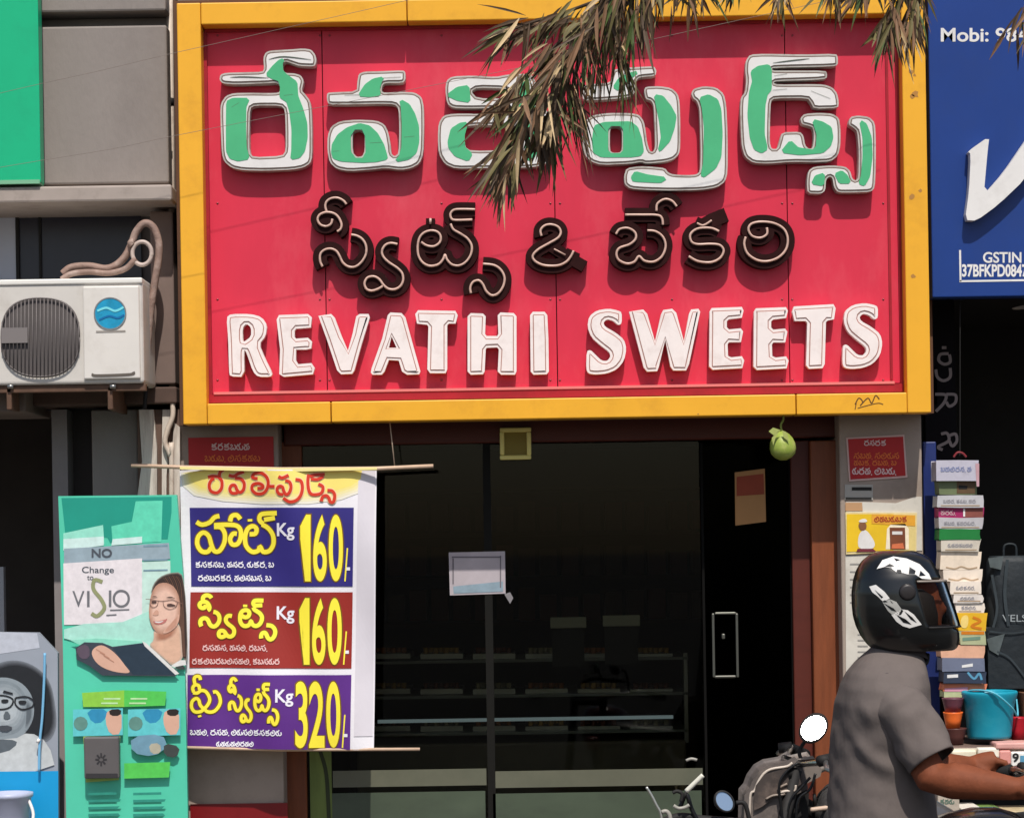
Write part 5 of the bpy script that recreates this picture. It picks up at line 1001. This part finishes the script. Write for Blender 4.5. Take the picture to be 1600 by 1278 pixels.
a = MB(); a.ptube(zm([(855,900),(862,620),(895,575),(925,505),(970,440),(1030,405),(1150,385),(1190,356)], *MZ), .0045, YM - .004, rim_, 4, 6); a.ptube(zm([(1090,590),(1140,578),(1205,572),(1215,530)], *MZ), .005, YM - .016, rim_, 4, 6); a.ptube(zm([(985,640),(1040,612),(1130,600),(1080,560),(1150,520)], *MZ), .004, YM - .016, mat('cowl_crease', (140, 126, 114), .4), 4, 6); a.build('rim', co)
a = MB(); a.ptube(zm([(1340,440),(1400,415),(1490,375)], *MZ), .010, YM + .06, mat('grip_grey', (120, 110, 102), .5), 3, 10); a.build('grip', bka)
a = MB()
for q in ([(1230,360),(1150,420),(1090,520),(1100,680),(1130,900)], [(1330,470),(1250,560),(1180,640),(1150,780),(1170,920)], [(1370,440),(1330,560),(1240,640),(1220,800),(1240,920)]): a.ptube(zm(q, *MZ), .0045, YM - .022, black, 5, 6)
a.build('cable', bka)
a = MB(); a.prism(zm([(1075,640),(1140,605),(1260,550),(1290,600),(1280,990),(1070,990)], *MZ), YM + .03, YM + .2, soot); a.build('lower_fairing', bka, bevel=.012)
a = MB(); a.ptube(zm([(1330,725),(1400,716),(1480,706)], *MZ), .008, YM + .04, mat('peg_tan', (196, 170, 150), .5), 3, 8); a.ptube(zm([(1362,600),(1368,690)], *MZ), .006, YM + .05, soot, 3, 6); a.build('footrest', bka)
px_mirror(bka, 1271, 1138, 17.5, 24.0, .62, YM, Vector((0, -.864, .503)), mk, [(1252, 1186), (1249, 1176), (1253, 1165), (1262, 1152)])
bkb = motorbike((0.52, -2.95, 0), R(112), 'parked motorbike of which only the lever, silver grip and low bluish mirror show', pa, mirrors=(), lamp=False); bkb.scale = (.93,) * 3
YM2 = -2.9; sil = mat('silver_lever', (190, 188, 178), .3, .5, metal=.7)
a = MB(); a.ptube(zm([(50,545),(95,620),(130,690),(162,750),(175,860)], *MZ), .0036, YM2, sil, 4, 6); a.ptube(zm([(170,742),(205,735),(232,770),(240,850)], *MZ), .0058, YM2, mat('silver_dull', (150, 146, 136), .4), 4, 6); a.build('lever', bkb)
a = MB(); a.ptube(zm([(360,580),(430,512),(492,452)], *MZ), .0062, YM2, mat('grip_silver', (206, 202, 188), .35), 4, 10); a.build('grip', bkb)
a = MB(); a.ptube(zm([(255,592),(290,578),(330,600),(320,660)], *MZ), .005, YM2 + .02, soot, 4, 6); a.ptube(zm([(262,690),(300,712),(350,705),(385,685)], *MZ), .005, YM2, mat('silver_dull', (150, 146, 136), .4), 4, 6); a.ptube(zm([(340,640),(365,575)], *MZ), .004, YM2 + .02, soot, 3, 6); a.ptube(zm([(360,340),(400,325),(445,335)], *MZ), .004, YM2 + .03, mat('silver_dull', (150, 146, 136), .4), 3, 6); a.build('bracket', bkb)
a = MB(); a.ptube([(1022, 1290), (1060, 1276), (1100, 1280), (1160, 1284)], .011, YM2 + .05, soot, 4, 10); a.ptube([(1062, 1262), (1072, 1240), (1080, 1262), (1090, 1282)], .006, YM2 + .04, black, 4, 6); a.build('handlebar_end', bkb)
px_mirror(bkb, 1131, 1252, 13, 16, -.6, YM2, Vector((.25, -.93, .28)).normalized(), mat('mirror_blue', (150, 170, 190), .12, metal=.6), [(1150, 1254), (1164, 1256), (1172, 1290), (1174, 1330)])

# ------------------------------------------------------------------ rider
YRD = -2.13
K = (F / (YRD + 9.0))                              # photo pixels per metre at the rider
rider = thing('person', P(1350, 1330, YRD), 'helmeted rider in grey polo shirt leaning forward with arms stretched to the handlebar', 'person')
def V(px, py, dy=0.0):
    return P(px, py, YRD + dy)
skin = mat('rider_skin', (124, 68, 44), 0.68, 0.2, var=0.25, scale=18, bump=0.08, bscale=120)
shirt = mat('shirt_grey', (104, 95, 91), 0.9, 0.1, var=0.12, scale=9, bump=0.8, bscale=11, stretch=(1, 1, .6))
trouser = mat('trouser_cloth', (40, 42, 50), 0.85, 0.15, var=0.15)
a = MB()
a.tube([V(1385, 1330), V(1380, 1200), V(1378, 1100), V(1388, 1050)], [.12, .115, .12, .07], skin, 14)          # trunk (under the shirt)
a.tube([V(1388, 1060), V(1398, 1010), V(1408, 975)], [.062, .056, .055], skin, 12)                              # neck
hd = []
for y, c, rx, ry in ((886, 1412, .045, .04), (898, 1412, .078, .065), (920, 1414, .094, .074), (945, 1416, .098, .075), (965, 1420, .093, .071), (985, 1426, .082, .062), (1003, 1434, .062, .05), (1014, 1440, .035, .03)):
    cc = V(c, y); hd.append([cc + Vector((rx * math.cos(t), ry * math.sin(t), 0)) for t in [2 * math.pi * k / 24 for k in range(24)]])
a.loft(hd[::-1], skin)
a.tube([V(1466, 935), V(1474, 952), V(1468, 962)], [.008, .014, .009], skin, 8)                                 # nose
for s in (-1, 1): a.tube([V(1412, 940, s * .075), V(1410, 962, s * .075)], .012, skin, 8)                      # ears
a.tube([V(1462, 980, -.02), V(1465, 980), V(1462, 980, .02)], .008, skin, 8)                                    # mouth
GR = Vector((1.15 + .28, -2.13, 1.0))
for s in (-1, 1):                                                                                            # arms and hands
    sh_, el = (V(1386, 1084, -.15), V(1456, 1214, -.246)) if s < 0 else (V(1388, 1084, .16), V(1456, 1204, .225))
    wr = GR + Vector((-.075, s * .335, .022)); dirn = (wr - el).normalized()
    a.tube([sh_, sh_.lerp(el, .5), el, el.lerp(wr, .25), el.lerp(wr, .6), wr], [.048, .046, .049, .053, .043, .031], skin, 14)
    kn = wr + Vector((.075, 0, .014)); a.tube([wr, wr.lerp(kn, .5), kn], [.030, .036, .034], skin, 12)            # palm
    for j, ln in enumerate((.95, 1.06, 1.0, .82)):
        oy = s * (-.033 + .022 * j); b0 = kn + Vector((-.005, oy, .004))
        a.tube([b0, b0 + Vector((.030, 0, -.006)) * ln, b0 + Vector((.036, 0, -.034)) * ln, b0 + Vector((.014, 0, -.054)) * ln, b0 + Vector((-.008, 0, -.048)) * ln], [.0105, .010, .0095, .009, .008], skin, 8)
    tb_ = wr + Vector((.02, -s * .028, -.004)); a.tube([tb_, tb_ + Vector((.03, -s * .018, -.02)), tb_ + Vector((.05, -s * .012, -.042)), tb_ + Vector((.048, 0, -.058))], [.013, .012, .010, .008], skin, 8)
    hip = V(1388, 1340, s * .1); kne = Vector((1.50, YRD + s * .2, .60)); ank = Vector((1.17, YRD + s * .19, .33))
    a.tube([hip, kne], [.085, .055], skin, 12); a.tube([kne, ank], [.052, .035], skin, 12); a.tube([ank, ank + Vector((.05, 0, -.05)), ank + Vector((.2, 0, -.06))], [.036, .04, .03], skin, 10)
body = a.build('body', rider)
rm = body.modifiers.new('join', 'REMESH'); rm.mode = 'VOXEL'; rm.voxel_size = 0.0065; rm.use_smooth_shade = True
smm = body.modifiers.new('soft', 'SMOOTH'); smm.iterations = 4; smm.factor = 0.5
# eyes as small parts of the face
for s in (-1, 1):
    a = MB(); a.tube([V(1461, 938, s * .032), V(1464, 938, s * .032)], [.011, .006], mat('eye', (60, 46, 40), 0.2), 8); a.build('eye', rider)
# shirt
def fold(x, z, t):
    side = max(0, -math.sin(t)); n1 = noise.noise(Vector((x * 7, math.sin(t) * 1.6, z * 5))); 
    d1 = 0.5 + 0.5 * math.sin((z - 1.15) * 46 + math.cos(t) * 5.5 + n1 * 3.0)          # creases running down from the armpit
    w_ = max(0, 1 - abs(z - 1.08) / .24) * side
    return 0.012 * n1 + 0.022 * (d1 ** 2 - .35) * w_ * max(0, 0.55 + noise.noise(Vector((z * 9, math.cos(t) * 3, 3.1)))) + .007 * noise.noise(Vector((x * 16 + z * 9, math.sin(t) * 4, z * 15)))
prof = [(1006, 1366, 1430, .060), (1014, 1358, 1434, .066), (1024, 1346, 1440, .095), (1036, 1334, 1444, .14), (1052, 1322, 1447, .185), (1072, 1313, 1450, .21), (1100, 1306, 1452, .218), (1140, 1302, 1454, .21), (1180, 1300, 1456, .200),
        (1217, 1298, 1458, .195), (1250, 1296, 1460, .195), (1285, 1295, 1462, .198), (1330, 1296, 1466, .20), (1362, 1300, 1466, .195)]
def interp(tbl, y):
    for p, q in zip(tbl[:-1], tbl[1:]):
        if y <= q[0]: t = (y - p[0]) / (q[0] - p[0]); t = t * t * (3 - 2 * t) * .35 + t * .65; return [u + (v - u) * t for u, v in zip(p, q)]
    return list(tbl[-1])
rings = []
for y in list(range(1008, 1362, 5)):
    _, bx, fx, hw = interp(prof, y); cc = V((bx + fx) / 2, y); rx = (fx - bx) / 2 / K; ring = []
    for k in range(56):
        t = 2 * math.pi * k / 56; dd = fold(cc.x, cc.z, t) * min(1, (y - 1008) / 120)
        ct, s_ = math.cos(t), math.sin(t)
        ring.append(cc + Vector(((rx + dd) * math.copysign(abs(ct) ** .86, ct), (hw + dd) * math.copysign(abs(s_) ** .86, s_), 0)))
    rings.append(ring)
a = MB(); a.loft(rings[::-1], shirt, False, False)
for s in (-1, 1):
    q0, q1 = (V(1384, 1074, -.15), V(1456, 1190, -.238)) if s < 0 else (V(1386, 1076, .15), V(1452, 1180, .215)); d = (q1 - q0).normalized(); u = d.cross(EY).normalized(); v = d.cross(u); rs = []
    for i in range(25):
        f = i / 24; c = q0.lerp(q1, f) + Vector((.006 * math.sin(f * math.pi), -s * 0.0, .004 * math.sin(f * math.pi)))
        r0 = (.075 * math.sin(min(1, f * 3 + .25) * math.pi / 2) if f < .25 else .079 - .008 * (f - .25))
        rs.append([c + u * (r0 + .011 * noise.noise(Vector((math.cos(t) * 1.5, math.sin(t) * 1.5, f * 4.5 + s))) + .004 * noise.noise(Vector((math.cos(t) * 3, f * 9, math.sin(t) * 3)))) * math.cos(t) + v * (r0 + .010 * noise.noise(Vector((math.sin(t) * 2, f * 5, math.cos(t) * 2 + s)))) * math.sin(t) for t in [2 * math.pi * k / 32 for k in range(32)]])
    rs.append([p + (rs[-1][0] - rs[-1][0]) for p in rs[-1]]); c = q1
    rs[-1] = [c + (p - c) * .90 - d * .002 for p in rs[-2]]
    a.loft(rs, shirt, True, False)
so = a.build('shirt', rider, sub=1)
a = MB(); e0 = rs[-2]; a.tube([e0[k % 32] + (e0[k % 32] - q1) * .012 for k in range(33)], .0032, mat('hem_grey', (80, 73, 72), .9, .1), 6, False)
for s in (-1, 1): a.tube([V(1366 + 10 * k, 1052 + 4 * (k - 2) ** 2 * .6, s * (.158 + .004 * k)) for k in range(5)], .0028, MATS['hem_grey'], 6)
a.build('seam', so)
a = MB(); cr = [[V((1364 + 1433) / 2 + dx, y) + Vector((r * math.cos(t) * 1.02, r * .95 * math.sin(t), -.035 * math.cos(t) + .012)) for t in [2 * math.pi * k / 36 for k in range(36)]] for y, r, dx in ((1020, .078, 2), (1000, .066, 4), (999, .070, 4), (1018, .088, 2))]
a.loft(cr, mat('collar_grey', (84, 76, 77), 0.85, 0.15, var=.1), False, False); a.build('collar', so)
a = MB(); a.prism([(1430, 1038), (1438, 1040), (1445, 1056), (1440, 1068), (1432, 1056)], YRD - .06, YRD - .02, mat('white_tag', (206, 200, 196), .6)); a.build('inner_collar', so, bevel=.004)
a = MB()
for s in (-1, 1):
    hip = V(1388, 1340, s * .1); kne = Vector((1.50, YRD + s * .2, .60)); ank = Vector((1.18, YRD + s * .19, .35))
    a.tube([hip + Vector((-.05, 0, .02)), hip.lerp(kne, .5), kne + Vector((.02, 0, 0)), kne.lerp(ank, .5), ank], [.125, .10, .078, .072, .062], trouser, 16)
a.build('trousers', rider, sub=1)
a = MB()
for s in (-1, 1): k0 = Vector((1.16, YRD + s * .19, .28)); a.tube([k0 + Vector((-.05, 0, 0)), k0 + Vector((.05, 0, .01)), k0 + Vector((.22, 0, -.02))], [.045, .05, .036], soot, 12)
a.build('shoes', rider, sub=1)
# helmet
HR = [(860, 1378, 1420, .030), (862.5, 1368, 1432, .052), (867, 1357, 1444, .074), (876, 1346, 1455, .094), (890, 1338, 1463, .109), (905, 1333.5, 1470, .119), (925, 1331, 1477, .125), (945, 1331.5, 1484, .127), (960, 1333, 1490, .126), (975, 1337, 1495, .123), (990, 1344, 1498, .118), (1003, 1353, 1498, .110), (1012, 1362, 1495, .100), (1017, 1370, 1488, .088)]
def hring(y): return interp(HR, y)
def hsurf(px, py, off=0.0):
    _, bx, fx, hw = hring(py); c = (bx + fx) / 2; u = max(-1, min(1, (px - c) / ((fx - bx) / 2)))
    xe, ye = px, py
    for _ in range(4):
        _, bx, fx, hw = hring(ye); u = max(-1, min(1, (xe - (bx + fx) / 2) / ((fx - bx) / 2))); d_ = -(hw * (max(0.0, 1 - abs(u) ** 2.2)) ** (1 / 2.2)) - off
        g_ = (YRD + d_ + 9.0) / (YRD + 9.0); xe = HX + (px - HX) * g_; ye = HY + (py - HY) * g_
    return P(px, py, YRD + d_)
shell = MB(); hel = mat('helmet_black', (13, 14, 14), 0.3, 0.5, coat=0.35, var=0.2, scale=10)
ys = [860, 861.2, 862.5, 864.5, 867, 871, 876, 883] + list(range(890, 1012, 5)) + [1012, 1015, 1017]
n = 72; vs = []; fs = []
for y in ys:
    _, bx, fx, hw = hring(y); cc = V((bx + fx) / 2, y); rx = (fx - bx) / 2 / K
    for k in range(n):
        t = 2 * math.pi * k / n; e_ = 2 / 2.2
        vs.append(cc + Vector((rx * math.copysign(abs(math.cos(t)) ** e_, math.cos(t)), hw * math.copysign(abs(math.sin(t)) ** e_, math.sin(t)), 0)))
for i in range(len(ys) - 1):
    ym = (ys[i] + ys[i + 1]) / 2
    for k in range(n):
        t = (k + .5) * 360 / n; t = t - 360 if t > 180 else t
        port = 907 < ym < 974 + max(0, 14 - abs(t) * .3) and abs(t) < 74
        if not port: fs.append((i * n + k, (i + 1) * n + k, (i + 1) * n + (k + 1) % n, i * n + (k + 1) % n))
shell.add(vs, fs + [list(range(n))], hel, True)
hm_ = shell.build('helmet', rider); sl = hm_.modifiers.new('thick', 'SOLIDIFY'); sl.thickness = .022; sl.offset = -1
sl.use_rim = True; su = hm_.modifiers.new('s', 'SUBSURF'); su.levels = 1; su.render_levels = 1
a = MB()
for s_ in (-1, 1):
    rr_ = []
    for y, w_, d_ in ((920, .03, .012), (932, .062, .022), (960, .075, .028), (985, .075, .028), (1002, .05, .02)):
        cc = V(1424, y, s_ * .088); rr_.append([cc + Vector((w_ * math.cos(t), d_ * math.sin(t), 0)) for t in [2 * math.pi * k / 20 for k in range(20)]])
    a.loft(rr_[::-1], soot)
a.build('cheek_pad', hm_)
# visor: a smoky bent plate hinged at the temple
vis = mat('visor_smoke', (120, 112, 108), 0.08)
vg = glass('visor_glass', (0.62, 0.57, 0.54), 0.02, 0.12)
vv = []; vf = []; cols = 30; rows_ = [909, 915, 925, 940, 955, 966, 974, 979]
for y in rows_:
    _, bx, fx, hw = hring(y); cc = V((bx + fx) / 2, y); rx = (fx - bx) / 2 / K
    for k in range(cols + 1):
        t = R(-76 + 152 * k / cols); e_ = 2 / 2.2; g_ = 1.035 + .05 * math.cos(t) * (1 - (y - 909) / 90)
        vv.append(cc + Vector((rx * g_ * math.copysign(abs(math.cos(t)) ** e_, math.cos(t)), hw * 1.02 * math.copysign(abs(math.sin(t)) ** e_, math.sin(t)), 0)))
for i in range(len(rows_) - 1):
    for k in range(cols): vf.append((i * (cols + 1) + k, i * (cols + 1) + k + 1, (i + 1) * (cols + 1) + k + 1, (i + 1) * (cols + 1) + k))
a = MB(); a.add(vv, vf, vg, True); vo = a.build('visor', hm_)
a = MB(); a.tube([vv[k] + Vector((0, 0, .002)) for k in range(cols + 1)], .0032, mat('visor_rim', (150, 140, 130), .3), 6); a.tube([vv[(len(rows_) - 1) * (cols + 1) + k] for k in range(cols + 1)], .003, soot, 6); a.build('rim', vo)
a = MB(); c0 = hsurf(1418, 925, .002); a.loft([[c0 + Vector((r * math.cos(t), -d, r * math.sin(t))) for t in [2 * math.pi * k / 20 for k in range(20)]] for d, r in ((0, .024), (.006, .022), (.008, .016))], mat('pivot', (44, 40, 40), .4)); a.build('pivot', hm_)
def decal(mb, pts, m, off):
    bm = bmesh.new(); v = [bm.verts.new((x, y, 0)) for x, y in pts]; bm.faces.new(v); bmesh.ops.triangulate(bm, faces=bm.faces[:])
    bmesh.ops.subdivide_edges(bm, edges=bm.edges[:], cuts=4, use_grid_fill=True)
    bmesh.ops.triangulate(bm, faces=bm.faces[:])
    bm.verts.index_update(); mb.add([hsurf(q.co.x, q.co.y, off) for q in bm.verts], [[q.index for q in f.verts] for f in bm.faces], m, True); bm.free()
a = MB(); dw = mat('decal_white', (226, 222, 216), .25, .5, coat=.3)
HZ = (1280, 840, 2.919); D_ = lambda p, m, o_: decal(a, zm(p, *HZ), m, o_)
D_([(262,142),(288,102),(338,85),(398,94),(458,120),(500,163),(512,190),(468,186),(440,168),(410,168),(380,160),(355,160),(330,138),(300,132)], dw, .0012)
for q in ([(300,130),(322,118),(345,128),(328,134)], [(352,158),(362,120),(374,150),(376,160)], [(408,166),(412,132),(440,150),(436,166)], [(455,175),(462,150),(486,172)], [(340,92),(370,100),(352,106)]): D_(q, hel, .002)
D_([(228,222),(258,214),(298,246),(322,276),(292,292),(268,268),(242,248)], dw, .0012)
D_([(288,292),(322,280),(352,292),(376,326),(362,352),(334,352),(314,334),(300,312)], mat('decal_silver', (168, 166, 160), .25, .5), .0012)
D_([(330,352),(376,326),(404,330),(432,350),(468,396),(440,404),(412,412),(380,402),(352,382)], dw, .0012)
for q in ([(252,236),(292,270),(284,276)], [(292,296),(340,322),(352,336),(330,330)], [(352,350),(396,372),(422,396),(384,386)], [(388,334),(424,362),(446,388),(418,372)], [(322,282),(338,300),(330,296)], [(286,290),(300,284),(312,292),(298,294)], [(362,352),(376,326),(384,332),(374,350)]): D_(q, hel, .002)
a.build('decal', hm_)
a = MB(); a.ptube([(1398, 1010, -.07), (1420, 1030, -.055), (1444, 1036, -.02), (1448, 1022, 0)], .009, YRD, soot); a.build('chin_strap', hm_)

# ------------------------------------------------------------------ street tree: drooping dry leaves in front of the sign
YV = -2.3
tree = thing('street_tree', (3.9, -2.4, 0.0), 'street tree with dry drooping narrow leaves hanging before the red sign', 'tree')
bark = mat('bark', (70, 56, 44), .9, var=.3, scale=12, bump=.5, bscale=25)
top = P(1440, -260, YV)
a = MB(); a.tube([(3.9, -2.4, -.1), (3.85, -2.38, 1.5), (3.7, -2.35, 2.8), (3.3, -2.32, 3.9)], [.13, .11, .09, .07], bark, 14); a.build('trunk', tree)
for pts, nm in (([(-60,160),(65,131),(160,110),(260,86),(420,50),(640,0),(820,-44)], 'thin dark cable crossing the grey wall and the top left of the sign'), ([(-60,272),(65,251),(180,232),(265,214),(480,172),(700,129),(900,88),(1100,44),(1300,0),(1420,-30)], 'thin dark cable slanting across the big green letters of the sign')):
    o = thing('cable', P(0, pts[1][1], -.3), nm, 'cable', 'thin cables strung before the shop fronts'); a = MB(); a.ptube(pts, .0008, -.3, mat('cable_grey', (128, 116, 108), .7), 8, 6); a.build('wire', o)
def B3(x, y, dy=0): return P(x, y, YV) + Vector((0, dy, 0))
TW = [ # twig (photo pixels, depth offset), leaves, leaf length px, mean lean, spread, scatter, width factor
 ([(1010,-110,0),(985,-40,0),(940,22,-.03),(890,85,-.05),(852,140,-.05),(820,190,-.04),(800,232,-.02),(790,262,0)], 190, 72, -.42, .36, 1.2, 1.0),
 ([(1000,-80,.05),(960,-20,.05),(890,10,.06),(830,30,.05),(790,46,.04)], 66, 58, -.85, .45, 1.1, .9),
 ([(940,10,.02),(890,52,.0),(842,95,.03),(806,130,.05),(782,160,.06)], 64, 66, -.6, .4, 1.0, 1.0),
 ([(1020,-90,.03),(985,-10,.1),(945,40,.1),(925,90,.1)], 60, 86, .0, .22, 1.2, .55),
 ([(880,110,.05),(866,160,.06),(852,200,.06)], 60, 66, -.2, .35, 1.0, 1.0),
 ([(905,90,.06),(896,130,.06),(902,160,.05)], 34, 78, .25, .25, 1.0, .5),
 ([(1060,-90,.0),(1030,-30,.02),(1005,5,.03),(985,40,.05)], 44, 66, -.1, .3, 1.0, .8), ([(960,30,.1),(972,80,.1),(985,110,.1)], 22, 70, .2, .2, .8, .5),
 ([(1100,-120,.1),(1080,-50,.1),(1062,-22,.1)], 26, 48, 0, .4, .9, .8), ([(1180,-120,0),(1160,-50,0),(1140,-24,0)], 22, 42, -.1, .4, .9, .8), ([(1260,-130,.1),(1238,-50,.1),(1225,-22,.1)], 24, 46, -.1, .4, .9, .8), ([(1330,-130,0),(1312,-46,0),(1300,-16,0)], 28, 50, -.2, .4, .9, .9), ([(1130,-120,.2),(1105,-60,.2),(1100,-36,.2)], 16, 46, .1, .4, 1, .8),
 ([(1450,-140,.05),(1425,-60,.05),(1402,-10,.04),(1392,24,.03),(1386,48,.03)], 62, 54, -.12, .36, .9, .9), ([(1480,-140,.1),(1450,-60,.1),(1436,0,.1),(1428,22,.08)], 52, 54, .05, .36, .8, .9), ([(1440,-120,-.05),(1400,-60,-.05),(1362,-30,-.05),(1340,-6,-.05)], 36, 46, -.3, .4, 1, .9),
 ([(1660,-160,.0),(1640,-80,0),(1622,-20,.02),(1606,14,.04),(1596,34,.05)], 24, 56, -.2, .4, .9, .8), ([(1660,-150,.1),(1640,-70,.1),(1634,0,.1),(1622,40,.1)], 24, 56, -.1, .4, .9, .8),
]
a = MB()
a.tube([(3.3, -2.32, 3.9), P(1700, -420, YV), P(1480, -260, YV), P(1250, -190, YV), P(1060, -150, YV), P(1000, -90, YV)], [.07, .055, .042, .034, .024, .014], bark, 10)
for pts, *_ in TW:
    c = catmull(pts, 4); base = P(pts[0][0] + 40, pts[0][1] - 90, YV); a.tube([base] + [B3(x, y, d) for x, y, d in c], [.009] + [.007 * (1 - .7 * i / len(c)) for i in range(len(c))], bark, 6)
a.build('branch', tree)
LM = [mat('leaf_dark', (80, 62, 44), .6, .3, var=.3, scale=9), mat('leaf_olive', (108, 98, 60), .6, .3, var=.3, scale=9), mat('leaf_brown', (124, 92, 66), .65, .3, var=.3, scale=9), mat('leaf_tan', (200, 172, 130), .65, .3, var=.25, scale=9), mat('leaf_green', (74, 90, 44), .55, .3, var=.3, scale=9)]
a = MB(); lr = random.Random(21)
for pts, cnt, ln, lean, spread, thick, wf in TW:
    c = catmull(pts, 6)
    for _ in range(int(cnt * 1.2)):
        f = lr.random() ** .75; i = min(len(c) - 2, int(f * (len(c) - 1))); g_ = lr.random()
        x, y, d = [u + (v - u) * g_ for u, v in zip(c[i], c[i + 1])]
        base = B3(x + lr.gauss(0, 5 * thick), y + lr.gauss(0, 6), d + lr.gauss(0, .05))
        ang = lr.gauss(lean, spread)
        L_ = ln * lr.uniform(.55, 1.25) / K; wd = lr.uniform(.003, .0082) * wf
        dv = Vector((math.sin(ang), lr.gauss(0, .28), -math.cos(ang))).normalized(); q = lr.uniform(-.6, .8)
        side = dv.cross(Vector((lr.gauss(0, .5), -1, lr.gauss(0, .3)))).normalized(); droop = Vector((lr.gauss(0, .12), lr.gauss(0, .1), -lr.uniform(.05, .35)))
        prof_ = [(0, .12), (.2, .75), (.45, 1), (.75, .62), (1, .04)]; vs = []
        for u, k_ in prof_:
            p = base + dv * (L_ * u) + droop * (L_ * u * u); nrm = side.cross(dv) * (.25 * wd * k_)
            vs += [p - side * wd * k_ + nrm, p, p + side * wd * k_ + nrm]
        fs = [(3 * j + s_, 3 * j + s_ + 1, 3 * j + s_ + 4, 3 * j + s_ + 3) for j in range(4) for s_ in (0, 1)]
        m = lr.choices(LM, (36, 24, 25, 10, 6))[0]; a.add(vs, fs, m)
a.build('foliage', tree)
